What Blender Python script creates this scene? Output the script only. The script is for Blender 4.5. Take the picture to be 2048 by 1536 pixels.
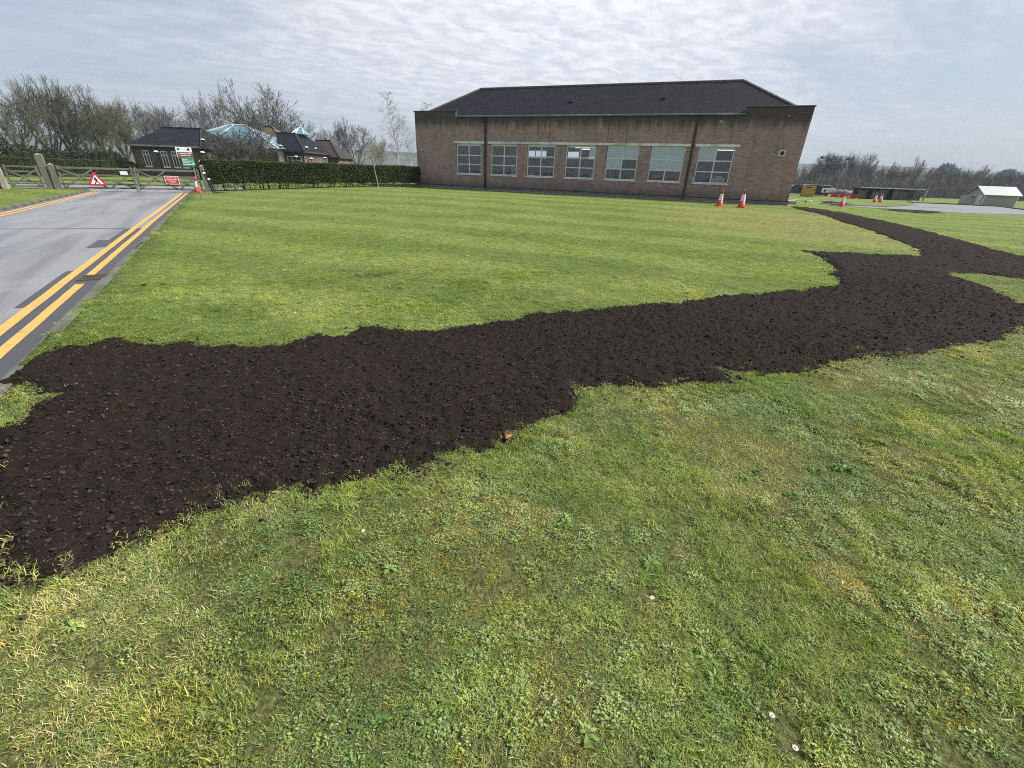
import bpy, math, random
import numpy as np
from mathutils import Matrix, Vector

for o in list(bpy.data.objects): bpy.data.objects.remove(o)
scene = bpy.context.scene
COL = scene.collection
rng = np.random.default_rng(7)

# ------------------------------------------------------------------ camera
CAM_H = 1.6
F_PX, PITCH, ROLL = 858.5, 0.4572, 0.037
cp, sp, cr, sr = math.cos(PITCH), math.sin(PITCH), math.cos(ROLL), math.sin(ROLL)
FWD = np.array([0, cp, -sp]); UP0 = np.array([0, sp, cp]); RT0 = np.array([1., 0, 0])
RT = RT0 * cr + UP0 * sr; UPV = UP0 * cr - RT0 * sr
CAM = np.array([0, 0, CAM_H])
cam = bpy.data.cameras.new('camera'); camo = bpy.data.objects.new('camera', cam); COL.objects.link(camo)
m = Matrix.Identity(4)
for i in range(3):
    m[i][0] = RT[i]; m[i][1] = UPV[i]; m[i][2] = -FWD[i]; m[i][3] = CAM[i]
camo.matrix_world = m
cam.sensor_fit = 'HORIZONTAL'; cam.sensor_width = 36; cam.lens = F_PX / 2048 * 36
cam.clip_start = 0.05; cam.clip_end = 20000
scene.camera = camo

# ------------------------------------------------------------------ light, exposure
SUN_EL, SUN_AZ = math.radians(45), math.radians(86)          # azimuth clockwise from +Y
sdir = Vector((math.sin(SUN_AZ) * math.cos(SUN_EL), math.cos(SUN_AZ) * math.cos(SUN_EL), math.sin(SUN_EL)))
sl = bpy.data.lights.new('sun', 'SUN'); sl.energy = 4.3; sl.angle = math.radians(6); sl.color = (1, .955, .89)
so = bpy.data.objects.new('sun', sl); COL.objects.link(so)
so.rotation_euler = sdir.to_track_quat('Z', 'Y').to_euler(); so.location = (0, 0, 60)
vs = scene.view_settings
vs.view_transform = 'Standard'; vs.look = 'None'; vs.gamma = 1; vs.use_curve_mapping = False; vs.exposure = 0.74

class NT:
    def __init__(s, tree): s.t = tree; s.n = tree.nodes; s.l = tree.links; s.n.clear()
    def a(s, typ, ins=None, **kw):
        nd = s.n.new(typ)
        for k, v in kw.items(): setattr(nd, k, v)
        for k, v in (ins or {}).items():
            if isinstance(v, bpy.types.NodeSocket): s.l.new(v, nd.inputs[k])
            elif isinstance(v, bpy.types.Node): s.l.new(v.outputs[0], nd.inputs[k])
            else: nd.inputs[k].default_value = v
        return nd
    def math(s, op, a, b=0.0, c=None, clamp=False):
        d = {0: a, 1: b}
        if c is not None: d[2] = c
        return s.a('ShaderNodeMath', d, operation=op, use_clamp=clamp).outputs[0]
    def mix(s, f, a, b, blend='MIX'):
        nd = s.a('ShaderNodeMix', data_type='RGBA', blend_type=blend)
        for k, v in ((0, f), (6, a), (7, b)):
            if isinstance(v, bpy.types.NodeSocket): s.l.new(v, nd.inputs[k])
            else:
                if k > 0 and len(v) == 3: v = (*v, 1)
                nd.inputs[k].default_value = v
        return nd.outputs[2]
    def ramp(s, f, lo, hi, a=0.0, b=1.0):
        return s.a('ShaderNodeMapRange', {0: f, 1: lo, 2: hi, 3: a, 4: b}, interpolation_type='SMOOTHSTEP').outputs[0]
    def noise(s, vec, scale, detail=4, rough=.55, dist=0.0):
        return s.a('ShaderNodeTexNoise', {'Vector': vec, 'Scale': scale, 'Detail': detail, 'Roughness': rough, 'Distortion': dist}).outputs[0]
    def vmath(s, op, a, b=(0, 0, 0)):
        return s.a('ShaderNodeVectorMath', {0: a, 1: b}, operation=op)

# world: clear-sky scattering under a sheet of thin high cloud
world = bpy.data.worlds.new('World'); scene.world = world; world.use_nodes = True
w = NT(world.node_tree)
sky = w.a('ShaderNodeTexSky', sky_type='NISHITA', sun_disc=False, sun_elevation=SUN_EL, sun_rotation=SUN_AZ,
          air_density=1.0, dust_density=2.0, ozone_density=1.0, altitude=100)
tc = w.a('ShaderNodeTexCoord')
dirv = w.vmath('NORMALIZE', tc.outputs['Generated']).outputs[0]
sep = w.a('ShaderNodeSeparateXYZ', {0: dirv})
zc = w.math('ADD', w.math('MAXIMUM', sep.outputs[2], 0.0), 0.11)
px = w.math('DIVIDE', sep.outputs[0], zc); py = w.math('DIVIDE', sep.outputs[1], zc)
pl = w.a('ShaderNodeCombineXYZ', {0: px, 1: py, 2: 0.0}).outputs[0]
plr = w.a('ShaderNodeVectorRotate', {'Vector': pl, 'Angle': math.radians(-24)}, rotation_type='Z_AXIS').outputs[0]
plst = w.vmath('MULTIPLY', plr, (0.55, 1.25, 1)).outputs[0]
big = w.noise(plst, 0.62, 5, .55, .3)
rip = w.noise(w.vmath('MULTIPLY', plr, (1.0, 1.5, 1)).outputs[0], 6.5, 6, .62, .5)
mid = w.noise(plst, 2.1, 6, .6, .6)
sund = w.vmath('DOT_PRODUCT', dirv, tuple(sdir)).outputs['Value']
sund = w.math('MAXIMUM', sund, 0.0)
bank = w.math('MAXIMUM', w.vmath('DOT_PRODUCT', dirv, tuple(Vector((.06, .80, .60)).normalized())).outputs['Value'], 0.0)
glow = w.math('POWER', bank, 5.0)
glow2 = w.math('POWER', sund, 22.0)
cover = w.math('ADD', w.math('ADD', w.math('MULTIPLY', big, .75), w.math('MULTIPLY', mid, .45)), w.math('MULTIPLY', glow, .52))
cover = w.ramp(cover, .50, .88)
ripm = w.ramp(rip, .30, .68)
cover = w.math('MULTIPLY', cover, w.math('ADD', .74, w.math('MULTIPLY', ripm, .27)), clamp=True)
elev = w.ramp(sep.outputs[2], 0.02, .22)
cover = w.math('MULTIPLY', cover, w.math('ADD', .62, w.math('MULTIPLY', elev, .38)))
bri = w.math('ADD', w.math('ADD', 4.15, w.math('MULTIPLY', glow, 3.0)), w.math('MULTIPLY', glow2, 1.6))
bri = w.math('MULTIPLY', bri, w.math('ADD', .88, w.math('MULTIPLY', ripm, .15)))
cloud = w.vmath('SCALE', (.965, .985, 1.06)); w.l.new(bri, cloud.inputs['Scale'])
# haze veil: the blue is pale and even under the thin cloud
veil = w.mix(.70, sky.outputs[0], (2.72, 3.2, 3.88))
skyc = w.mix(cover, veil, cloud.outputs[0])
bg = w.a('ShaderNodeBackground', {'Color': skyc, 'Strength': 0.098})
w.a('ShaderNodeOutputWorld', {'Surface': bg})

# ------------------------------------------------------------------ helpers: pixels and ground
P0 = np.array([-4.04, 2.99]); NR = np.array([.848, .530]); DRD = np.array([-.530, .848])
FO = np.array([-4.7746, 36.1905]); FYAW = .3688
EU = np.array([math.cos(FYAW), -math.sin(FYAW)]); EV = np.array([math.sin(FYAW), math.cos(FYAW)])
def RD(s, t): return P0 + NR * s + DRD * t
def sstep(v):
    v = np.clip(v, 0, 1); return v * v * (3 - 2 * v)
def zt(x, y):
    x = np.asarray(x, float); y = np.asarray(y, float)
    s = (x - P0[0]) * NR[0] + (y - P0[1]) * NR[1]
    u = (x - FO[0]) * EU[0] + (y - FO[1]) * EU[1]
    v = (x - FO[0]) * EV[0] + (y - FO[1]) * EV[1]
    far = 1 - sstep((v - 14) / 25)
    return .36 * sstep((y - 5) / 25) * sstep(s / 12) * (1 - .9 * sstep((u - 20) / 12)) * far
def ray(px, py):
    d = FWD * F_PX + RT * (px - 1024) - UPV * (py - 768); return d / np.linalg.norm(d)
def at(px, py, dz=0.0):
    """point of the ground seen at that place of the photograph"""
    d = ray(px, py); z = 0.
    for _ in range(6):
        t = (z + dz - CAM_H) / d[2]; p = CAM + d * t; z = float(zt(p[0], p[1]))
    return np.array([p[0], p[1], z + dz])
def fac(u, v, z): 
    p = FO + EU * u + EV * v; return (p[0], p[1], z)

def vnoise(x, y, seed=0):
    xi = np.floor(x).astype(np.int64); yi = np.floor(y).astype(np.int64); fx = x - xi; fy = y - yi
    fx = fx * fx * (3 - 2 * fx); fy = fy * fy * (3 - 2 * fy)
    def h(a, b):
        n = (a * 374761393 + b * 668265263 + seed * 1442695041) & 0xffffffff
        n = ((n ^ (n >> 13)) * 1274126177) & 0xffffffff
        return ((n ^ (n >> 16)) & 0xffff) / 65535.
    return (h(xi, yi) * (1 - fx) + h(xi + 1, yi) * fx) * (1 - fy) + (h(xi, yi + 1) * (1 - fx) + h(xi + 1, yi + 1) * fx) * fy
def fbm(x, y, o=4, seed=0, g=.5):
    s = 0; a = 1; n = 0
    for k in range(o):
        s = s + a * vnoise(x * 2 ** k, y * 2 ** k, seed + k); n += a; a *= g
    return s / n

# ------------------------------------------------------------------ helpers: meshes, objects, materials
def mesh_np(name, V, F, mat=None, smooth=False, col=None):
    me = bpy.data.meshes.new(name)
    V = np.asarray(V, np.float32).reshape(-1, 3)
    groups = F if isinstance(F, (list, tuple)) and len(F) and isinstance(F[0], np.ndarray) and F[0].ndim == 2 else [np.asarray(F)]
    me.vertices.add(len(V)); me.vertices.foreach_set('co', V.ravel())
    idx = np.concatenate([g.ravel() for g in groups]).astype(np.int32)
    tot = np.concatenate([np.full(len(g), g.shape[1]) for g in groups]).astype(np.int32)
    st = np.concatenate([[0], np.cumsum(tot)[:-1]]).astype(np.int32)
    me.loops.add(len(idx)); me.loops.foreach_set('vertex_index', idx)
    me.polygons.add(len(tot)); me.polygons.foreach_set('loop_start', st)
    me.polygons.foreach_set('use_smooth', np.full(len(tot), smooth))
    if col is not None:
        a = me.color_attributes.new('Col', 'FLOAT_COLOR', 'POINT')
        c = np.ones((len(V), 4), np.float32); c[:, :3] = col; a.data.foreach_set('color', c.ravel())
    if mat: me.materials.append(mat)
    me.update(); me.validate(); return me

class MB:
    """collects boxes, tubes and plates into one mesh"""
    def __init__(s): s.v = []; s.f = []
    def add(s, v, f):
        k = len(s.v); s.v += [tuple(map(float, p)) for p in v]; s.f += [tuple(i + k for i in q) for q in f]; return s
    def box(s, x0, x1, y0, y1, z0, z1, bev=0.0):
        if bev <= 0:
            v = [(x, y, z) for z in (z0, z1) for y in (y0, y1) for x in (x0, x1)]
            return s.add(v, [(0, 2, 3, 1), (4, 5, 7, 6), (0, 1, 5, 4), (2, 6, 7, 3), (0, 4, 6, 2), (1, 3, 7, 5)])
        b = bev; v = []
        for z, i in ((z0, b), (z0 + b, 0), (z1 - b, 0), (z1, b)):
            v += [(x0 + i, y0 + i, z), (x1 - i, y0 + i, z), (x1 - i, y1 - i, z), (x0 + i, y1 - i, z)]
        f = [(3, 2, 1, 0), (12, 13, 14, 15)]
        for r in range(3):
            for q in range(4): f.append((r * 4 + q, r * 4 + (q + 1) % 4, r * 4 + 4 + (q + 1) % 4, r * 4 + 4 + q))
        return s.add(v, f)
    def tube(s, pts, rad, n=8, cap=True):
        pts = [Vector(p) for p in pts]
        if not isinstance(rad, (list, tuple)): rad = [rad] * len(pts)
        v = []; f = []
        for i, p in enumerate(pts):
            d = (pts[min(i + 1, len(pts) - 1)] - pts[max(i - 1, 0)]).normalized()
            a = d.orthogonal().normalized(); b = d.cross(a)
            if i == 0: ref = a
            a = (ref - d * ref.dot(d)).normalized(); b = d.cross(a); ref = a
            for k in range(n):
                t = 2 * math.pi * k / n; v.append(p + (a * math.cos(t) + b * math.sin(t)) * rad[i])
        for i in range(len(pts) - 1):
            for k in range(n): f.append((i * n + k, i * n + (k + 1) % n, (i + 1) * n + (k + 1) % n, (i + 1) * n + k))
        if cap: f.append(tuple(range(n))[::-1]); f.append(tuple((len(pts) - 1) * n + k for k in range(n)))
        return s.add(v, f)
    def bar(s, a, b, wd, th, up=(0, 0, 1)):
        a = Vector(a); b = Vector(b); d = (b - a).normalized(); u = Vector(up)
        sx = d.cross(u).normalized(); uz = sx.cross(d).normalized()
        v = []
        for p in (a, b):
            for i, j in ((-1, -1), (1, -1), (1, 1), (-1, 1)): v.append(p + sx * (i * th / 2) + uz * (j * wd / 2))
        return s.add(v, [(3, 2, 1, 0), (4, 5, 6, 7), (0, 1, 5, 4), (1, 2, 6, 5), (2, 3, 7, 6), (3, 0, 4, 7)])
    def lathe(s, prof, n=16, c=(0, 0)):
        v = []; f = []
        for r, z in prof:
            for k in range(n):
                t = 2 * math.pi * k / n; v.append((c[0] + r * math.cos(t), c[1] + r * math.sin(t), z))
        for i in range(len(prof) - 1):
            for k in range(n): f.append((i * n + k, i * n + (k + 1) % n, (i + 1) * n + (k + 1) % n, (i + 1) * n + k))
        f.append(tuple(range(n))[::-1]); f.append(tuple((len(prof) - 1) * n + k for k in range(n)))
        return s.add(v, f)
    def prism(s, poly, y0, y1):
        """polygon in x,z extruded along y"""
        n = len(poly); v = [(x, y0, z) for x, z in poly] + [(x, y1, z) for x, z in poly]
        f = [tuple(range(n)), tuple(range(n, 2 * n))[::-1]] + [(i, i + n, (i + 1) % n + n, (i + 1) % n) for i in range(n)]
        return s.add(v, f)
    def mesh(s, name, mat, smooth=False):
        me = bpy.data.meshes.new(name); me.from_pydata(s.v, [], s.f); me.materials.append(mat)
        if smooth: me.polygons.foreach_set('use_smooth', [True] * len(me.polygons))
        me.update(); return me
    def build(s, name, mat, parent=None, smooth=False):
        return link(name, s.mesh(name, mat, smooth), parent)

def link(name, data, parent=None, loc=None, rz=0, scale=None):
    o = bpy.data.objects.new(name, data); COL.objects.link(o)
    if parent: o.parent = parent
    if loc is not None: o.location = tuple(map(float, loc))
    if rz: o.rotation_euler[2] = rz
    if scale is not None: o.scale = (scale,) * 3 if isinstance(scale, (int, float)) else scale
    return o
def tag(o, label=None, cat=None, group=None, kind=None):
    if label: o['label'] = label
    if cat: o['category'] = cat
    if group: o['group'] = group
    if kind: o['kind'] = kind
    return o
def thing(name, label, cat, loc=(0, 0, 0), rz=0, group=None):
    return tag(link(name, None, None, loc, rz), label, cat, group)
def copy_tree(o, parent=None):
    c = o.copy(); COL.objects.link(c); c.parent = parent
    for ch in [k for k in o.children]: copy_tree(ch, c)
    return c

def mat(name, col, rough=.8, var=.18, scale=6., bump=.15, metal=0., spec=.4, bscale=None, col2=None, f2=(.45, .65), trans=0):
    M = bpy.data.materials.new(name); M.use_nodes = True; n = NT(M.node_tree)
    co = n.a('ShaderNodeTexCoord').outputs['Object']
    f = n.noise(co, scale, 6, .6)
    c = n.mix(f, tuple(v * (1 - var) for v in col), tuple(v * (1 + var) for v in col))
    if col2: c = n.mix(n.ramp(n.noise(co, scale * .37, 5, .6, .4), *f2), c, col2)
    b = n.a('ShaderNodeBump', {'Height': n.noise(co, bscale or scale * 5, 4), 'Strength': bump, 'Distance': .02})
    p = n.a('ShaderNodeBsdfPrincipled', {'Base Color': c, 'Roughness': rough, 'Metallic': metal, 'Normal': b, 'Specular IOR Level': spec})
    n.a('ShaderNodeOutputMaterial', {'Surface': p}); return M

M = {}
M['timber'] = mat('weathered_timber', (.15, .145, .12), .9, .35, 3, .4, col2=(.075, .085, .055))
M['palepost'] = mat('pale_timber', (.33, .31, .24), .9, .25, 3, .4, col2=(.17, .17, .13))
M['dark'] = mat('black_paint', (.012, .012, .013), .5, .2, 6, .1)
M['steel'] = mat('galvanised_steel', (.30, .31, .32), .45, .15, 9, .08, .7)
M['white'] = mat('white_paint', (.78, .78, .76), .55, .05, 6, .05)
M['offwhite'] = mat('grubby_white', (.60, .61, .58), .6, .12, 4, .05)
M['red'] = mat('sign_red', (.50, .035, .06), .45, .08, 5, .04)
M['conered'] = mat('cone_red_plastic', (.62, .055, .04), .5, .14, 6, .06)
M['conewhite'] = mat('cone_sleeve', (.72, .72, .72), .4, .12, 7, .04, col2=(.5, .49, .47))
M['green'] = mat('sign_green', (.03, .27, .13), .5, .1, 5, .04)
M['brownsign'] = mat('sign_brown', (.16, .07, .06), .5, .1, 5, .04)
M['bluesign'] = mat('emblem_blue', (.04, .12, .35), .5, .1, 5, .04)
M['yellowline'] = mat('yellow_road_paint', (.63, .325, .085), .75, .16, 14, .25, col2=(.30, .22, .13), f2=(.54, .70))
M['concrete'] = mat('concrete', (.36, .36, .345), .9, .2, 5, .25, col2=(.22, .225, .20))
M['kerb'] = mat('kerb_concrete', (.115, .115, .105), .9, .3, 5, .3, col2=(.065, .075, .045))
M['lintel'] = mat('concrete_lintel', (.78, .77, .80), .85, .15, 3, .15, col2=(.5, .5, .5))
M['frame'] = mat('painted_window_frame', (.70, .69, .69), .5, .12, 4, .05)
M['pipe'] = mat('black_iron_pipe', (.022, .019, .018), .55, .3, 4, .1)
M['pipe2'] = mat('rusty_grey_pipe', (.055, .045, .042), .7, .3, 3, .15)
M['bark'] = mat('grey_bark', (.08, .074, .06), .95, .3, 3, .5)
M['bark_green'] = mat('green_stained_bark', (.075, .080, .045), .95, .3, 3, .5)
M['twig'] = mat('grey_twigs', (.095, .087, .076), .9, .25, 1.2, .1)
M['twig_olive'] = mat('olive_twigs', (.085, .086, .050), .9, .3, .8, .1)
M['twig_pale'] = mat('pale_twigs', (.24, .225, .17), .9, .25, 1.2, .1)
M['twig_birch'] = mat('birch_twigs', (.19, .155, .135), .9, .2, 1.2, .1)
M['birchbark'] = mat('birch_bark', (.48, .46, .43), .8, .3, 4, .3)
M['twig_brown'] = mat('brown_twigs', (.175, .155, .158), .9, .25, .9, .1)
M['interior'] = mat('interior_plaster', (.16, .165, .16), .9, .1, 2, .05)
M['intfloor'] = mat('interior_floor', (.10, .09, .08), .7, .2, 2, .05)
M['intdark'] = mat('interior_dark_cloth', (.05, .055, .065), .9, .2, 2, .05)
M['film'] = mat('pale_blue_blind', (.80, .88, .97), .6, .04, 2, .05)
M['card'] = mat('brown_card', (.34, .25, .16), .85, .1, 4, .05)
M['redbrown'] = mat('red_brown_goods', (.20, .085, .07), .8, .3, 5, .1)

def brick_mat(name, c1, c2, mortar, stain=True, top=5.1, base=.5):
    MT = bpy.data.materials.new(name); MT.use_nodes = True; n = NT(MT.node_tree)
    co = n.a('ShaderNodeTexCoord').outputs['Object']
    s = n.a('ShaderNodeSeparateXYZ', {0: co})
    vec = n.a('ShaderNodeCombineXYZ', {0: n.math('ADD', s.outputs[0], s.outputs[1]), 1: s.outputs[2], 2: 0.0}).outputs[0]
    bt = n.a('ShaderNodeTexBrick', {'Vector': vec, 'Color1': (*c1, 1), 'Color2': (*c2, 1), 'Mortar': (*mortar, 1), 'Scale': 1.0,
             'Mortar Size': .011, 'Mortar Smooth': .2, 'Bias': 0.0, 'Brick Width': .235, 'Row Height': .076}, offset=.5)
    c = bt.outputs[0]
    # brick to brick variety: some bricks burnt dark, some orange
    cell = n.a('ShaderNodeTexVoronoi', {'Vector': n.vmath('MULTIPLY', vec, (4.3, 13.2, 1)).outputs[0], 'Scale': 1.0}, voronoi_dimensions='2D')
    cv = n.a('ShaderNodeSeparateXYZ', {0: cell.outputs['Color']})
    c = n.mix(n.ramp(cv.outputs[0], .70, .98, 0, .35), c, (.11, .08, .072))
    c = n.mix(n.ramp(cv.outputs[1], .80, .97, 0, .55), c, (.33, .17, .10))
    c = n.mix(n.ramp(cv.outputs[2], .86, .98, 0, .45), c, (.38, .33, .28))
    c = n.mix(n.ramp(n.noise(vec, .7, 5, .6, .3), .42, .68, 0, .42), c, (.24, .17, .145))
    c = n.mix(n.ramp(n.noise(vec, 1.6, 4, .6), .5, .75, 0, .35), c, (.33, .175, .13))
    if stain:
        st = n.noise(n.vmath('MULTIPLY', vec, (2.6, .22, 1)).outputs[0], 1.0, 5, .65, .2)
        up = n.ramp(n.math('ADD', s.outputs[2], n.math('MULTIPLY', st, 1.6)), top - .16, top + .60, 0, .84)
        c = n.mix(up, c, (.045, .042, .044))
        dr = n.math('MULTIPLY', n.ramp(n.noise(n.vmath('MULTIPLY', vec, (5., .12, 1)).outputs[0], 1.0, 4, .6), .56, .72), .5)
        c = n.mix(dr, c, (.06, .055, .05))
        lo = n.ramp(n.math('SUBTRACT', s.outputs[2], n.math('MULTIPLY', n.noise(vec, 1.3, 4), .8)), base - .45, base + .45, .6, 0)
        c = n.mix(lo, c, (.075, .075, .06))
    b = n.a('ShaderNodeBump', {'Height': n.math('ADD', n.math('MULTIPLY', bt.outputs['Fac'], -1.0), n.math('MULTIPLY', n.noise(vec, 60, 3), .4)), 'Strength': .5, 'Distance': .012})
    p = n.a('ShaderNodeBsdfPrincipled', {'Base Color': c, 'Roughness': .9, 'Normal': b, 'Specular IOR Level': .25})
    n.a('ShaderNodeOutputMaterial', {'Surface': p}); return MT
M['brick'] = brick_mat('brown_multi_brick', (.48, .285, .24), (.34, .215, .19), (.40, .345, .32))
M['plinth'] = brick_mat('plinth_brick', (.20, .17, .145), (.15, .13, .115), (.22, .21, .19), False)
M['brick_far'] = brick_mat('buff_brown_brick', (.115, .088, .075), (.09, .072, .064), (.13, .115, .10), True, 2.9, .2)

def slate_mat(name, col, moss=(.07, .075, .03), mossf=(.62, .8), row=.22):
    MT = bpy.data.materials.new(name); MT.use_nodes = True; n = NT(MT.node_tree)
    co = n.a('ShaderNodeTexCoord').outputs['Object']
    s = n.a('ShaderNodeSeparateXYZ', {0: co})
    vec = n.a('ShaderNodeCombineXYZ', {0: n.math('ADD', s.outputs[0], n.math('MULTIPLY', s.outputs[1], .15)), 1: n.math('MULTIPLY', s.outputs[2], 1.9), 2: 0.0}).outputs[0]
    bt = n.a('ShaderNodeTexBrick', {'Vector': vec, 'Color1': (*[v * 1.25 for v in col], 1), 'Color2': (*[v * .8 for v in col], 1), 'Mortar': (*[v * .35 for v in col], 1),
             'Scale': 1.0, 'Mortar Size': .012, 'Mortar Smooth': .3, 'Brick Width': .28, 'Row Height': row}, offset=.5)
    c = bt.outputs[0]
    c = n.mix(n.ramp(n.noise(vec, 1.1, 6, .65, .5), .45, .75, 0, .5), c, tuple(v * 1.9 for v in col))
    c = n.mix(n.ramp(n.noise(vec, .8, 6, .7, .4), *mossf, 0, .8), c, moss)
    b = n.a('ShaderNodeBump', {'Height': n.math('ADD', n.math('MULTIPLY', bt.outputs['Fac'], -1.0), n.noise(vec, 9, 3)), 'Strength': .5, 'Distance': .02})
    p = n.a('ShaderNodeBsdfPrincipled', {'Base Color': c, 'Roughness': .9, 'Normal': b, 'Specular IOR Level': .15})
    n.a('ShaderNodeOutputMaterial', {'Surface': p}); return MT
M['slate'] = slate_mat('dark_roof_tiles', (.0145, .0145, .0205))
M['slate_brown'] = slate_mat('brown_roof_tiles', (.050, .042, .038))
M['slate_moss'] = slate_mat('mossy_roof_tiles', (.10, .085, .045), (.12, .10, .04), (.4, .65))

def glass_mat(name, tint=(1, 1, 1), refl=.10, rough=.02):
    MT = bpy.data.materials.new(name); MT.use_nodes = True; n = NT(MT.node_tree)
    lw = n.a('ShaderNodeFresnel', {'IOR': 1.5})
    f = n.math('ADD', n.math('MULTIPLY', lw, 1.1), refl - .04, clamp=True)
    co = n.a('ShaderNodeTexCoord').outputs['Object']
    b = n.a('ShaderNodeBump', {'Height': n.noise(co, 1.6, 2), 'Strength': .06, 'Distance': .05})
    tr = n.a('ShaderNodeBsdfTransparent', {'Color': (*tint, 1)}); gl = n.a('ShaderNodeBsdfGlossy', {'Color': (1, 1, 1, 1), 'Roughness': rough, 'Normal': b})
    n.a('ShaderNodeOutputMaterial', {'Surface': n.a('ShaderNodeMixShader', {0: f, 1: tr, 2: gl})}); return MT
M['glass'] = glass_mat('window_glass', (.93, .95, .95), .06)
def tinted(name, col, alpha):
    MT = bpy.data.materials.new(name); MT.use_nodes = True; n = NT(MT.node_tree)
    p = n.a('ShaderNodeBsdfPrincipled', {'Base Color': (*col, 1), 'Roughness': .18, 'Specular IOR Level': .7, 'Alpha': alpha}); n.a('ShaderNodeOutputMaterial', {'Surface': p}); return MT
M['blueglass'] = tinted('blue_roof_glass', (.13, .26, .34), .85)
M['darkglass'] = mat('dark_window', (.02, .023, .027), .12, .1, 2, .02, spec=.8)
def emit_mat(name, col, st):
    MT = bpy.data.materials.new(name); MT.use_nodes = True; n = NT(MT.node_tree)
    n.a('ShaderNodeOutputMaterial', {'Surface': n.a('ShaderNodeEmission', {'Color': (*col, 1), 'Strength': st})}); return MT
M['tubelight'] = emit_mat('lit_fluorescent_tube', (1, 1, .95), .8)

# ------------------------------------------------------------------ surfaces: grass ground, soil, road
def grass_colour(n, pos):
    """shared patchiness of the lawn, from world position"""
    a = n.noise(pos, .45, 5, .6, .3); b = n.noise(pos, 2.3, 5, .6, .3); d = n.noise(pos, .11, 3, .5)
    return a, b, d
def dry_patch(n, pos):
    """the worn yellow patch of lawn before the building's far end"""
    q = n.vmath('MULTIPLY', n.vmath('SUBTRACT', pos, (10.5, 18.5, 0)).outputs[0], (.16, .115, 0)).outputs[0]
    L = n.vmath('LENGTH', q).outputs['Value']
    return n.ramp(n.math('ADD', L, n.math('MULTIPLY', n.noise(pos, .6, 4), .5)), .65, 1.25, 1, 0)
def stripes(n, pos):
    """faint mowing bands parallel to the building"""
    v = n.vmath('DOT_PRODUCT', pos, (float(EV[0]), float(EV[1]), 0)).outputs['Value']
    return n.ramp(n.math('SINE', n.math('ADD', n.math('MULTIPLY', v, 2.1), n.math('MULTIPLY', n.noise(pos, .35, 4), 5.0))), -.4, .5)
def far_side(n, pos):
    v = n.vmath('DOT_PRODUCT', n.vmath('SUBTRACT', pos, (0, 3.6, 0)).outputs[0], (-.41, .912, 0)).outputs['Value']
    return n.ramp(v, 0, 1.0)
def ground_mat():
    MT = bpy.data.materials.new('lawn_ground'); MT.use_nodes = True; n = NT(MT.node_tree)
    pos = n.a('ShaderNodeNewGeometry').outputs['Position']
    a, b, d = grass_colour(n, pos)
    c = n.mix(n.ramp(a, .32, .68), (.185, .262, .050), (.255, .318, .085))
    c = n.mix(n.ramp(b, .48, .72, 0, .6), c, (.27, .28, .10))
    c = n.mix(n.ramp(n.noise(pos, 1.1, 6, .7, .6), .56, .74, 0, .5), c, (.115, .165, .045))
    c = n.mix(stripes(n, pos), c, n.mix(1.0, c, (.74, .80, .74), 'MULTIPLY'))
    c = n.mix(n.math('MULTIPLY', dry_patch(n, pos), .62), c, (.34, .31, .115))
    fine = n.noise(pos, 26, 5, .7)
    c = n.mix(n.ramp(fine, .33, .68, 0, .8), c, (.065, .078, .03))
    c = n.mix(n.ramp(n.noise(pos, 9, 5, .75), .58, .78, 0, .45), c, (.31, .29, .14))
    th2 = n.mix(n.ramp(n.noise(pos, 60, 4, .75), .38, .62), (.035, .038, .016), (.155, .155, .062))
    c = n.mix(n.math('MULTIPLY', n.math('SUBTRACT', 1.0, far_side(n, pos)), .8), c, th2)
    bp = n.a('ShaderNodeBump', {'Height': n.math('ADD', n.noise(pos, 30, 5, .7), n.math('MULTIPLY', n.noise(pos, 5, 4), 1.5)), 'Strength': .9, 'Distance': .05})
    p = n.a('ShaderNodeBsdfPrincipled', {'Base Color': c, 'Roughness': .95, 'Normal': bp, 'Specular IOR Level': .1})
    n.a('ShaderNodeOutputMaterial', {'Surface': p}); return MT
M['lawn'] = ground_mat()
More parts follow.
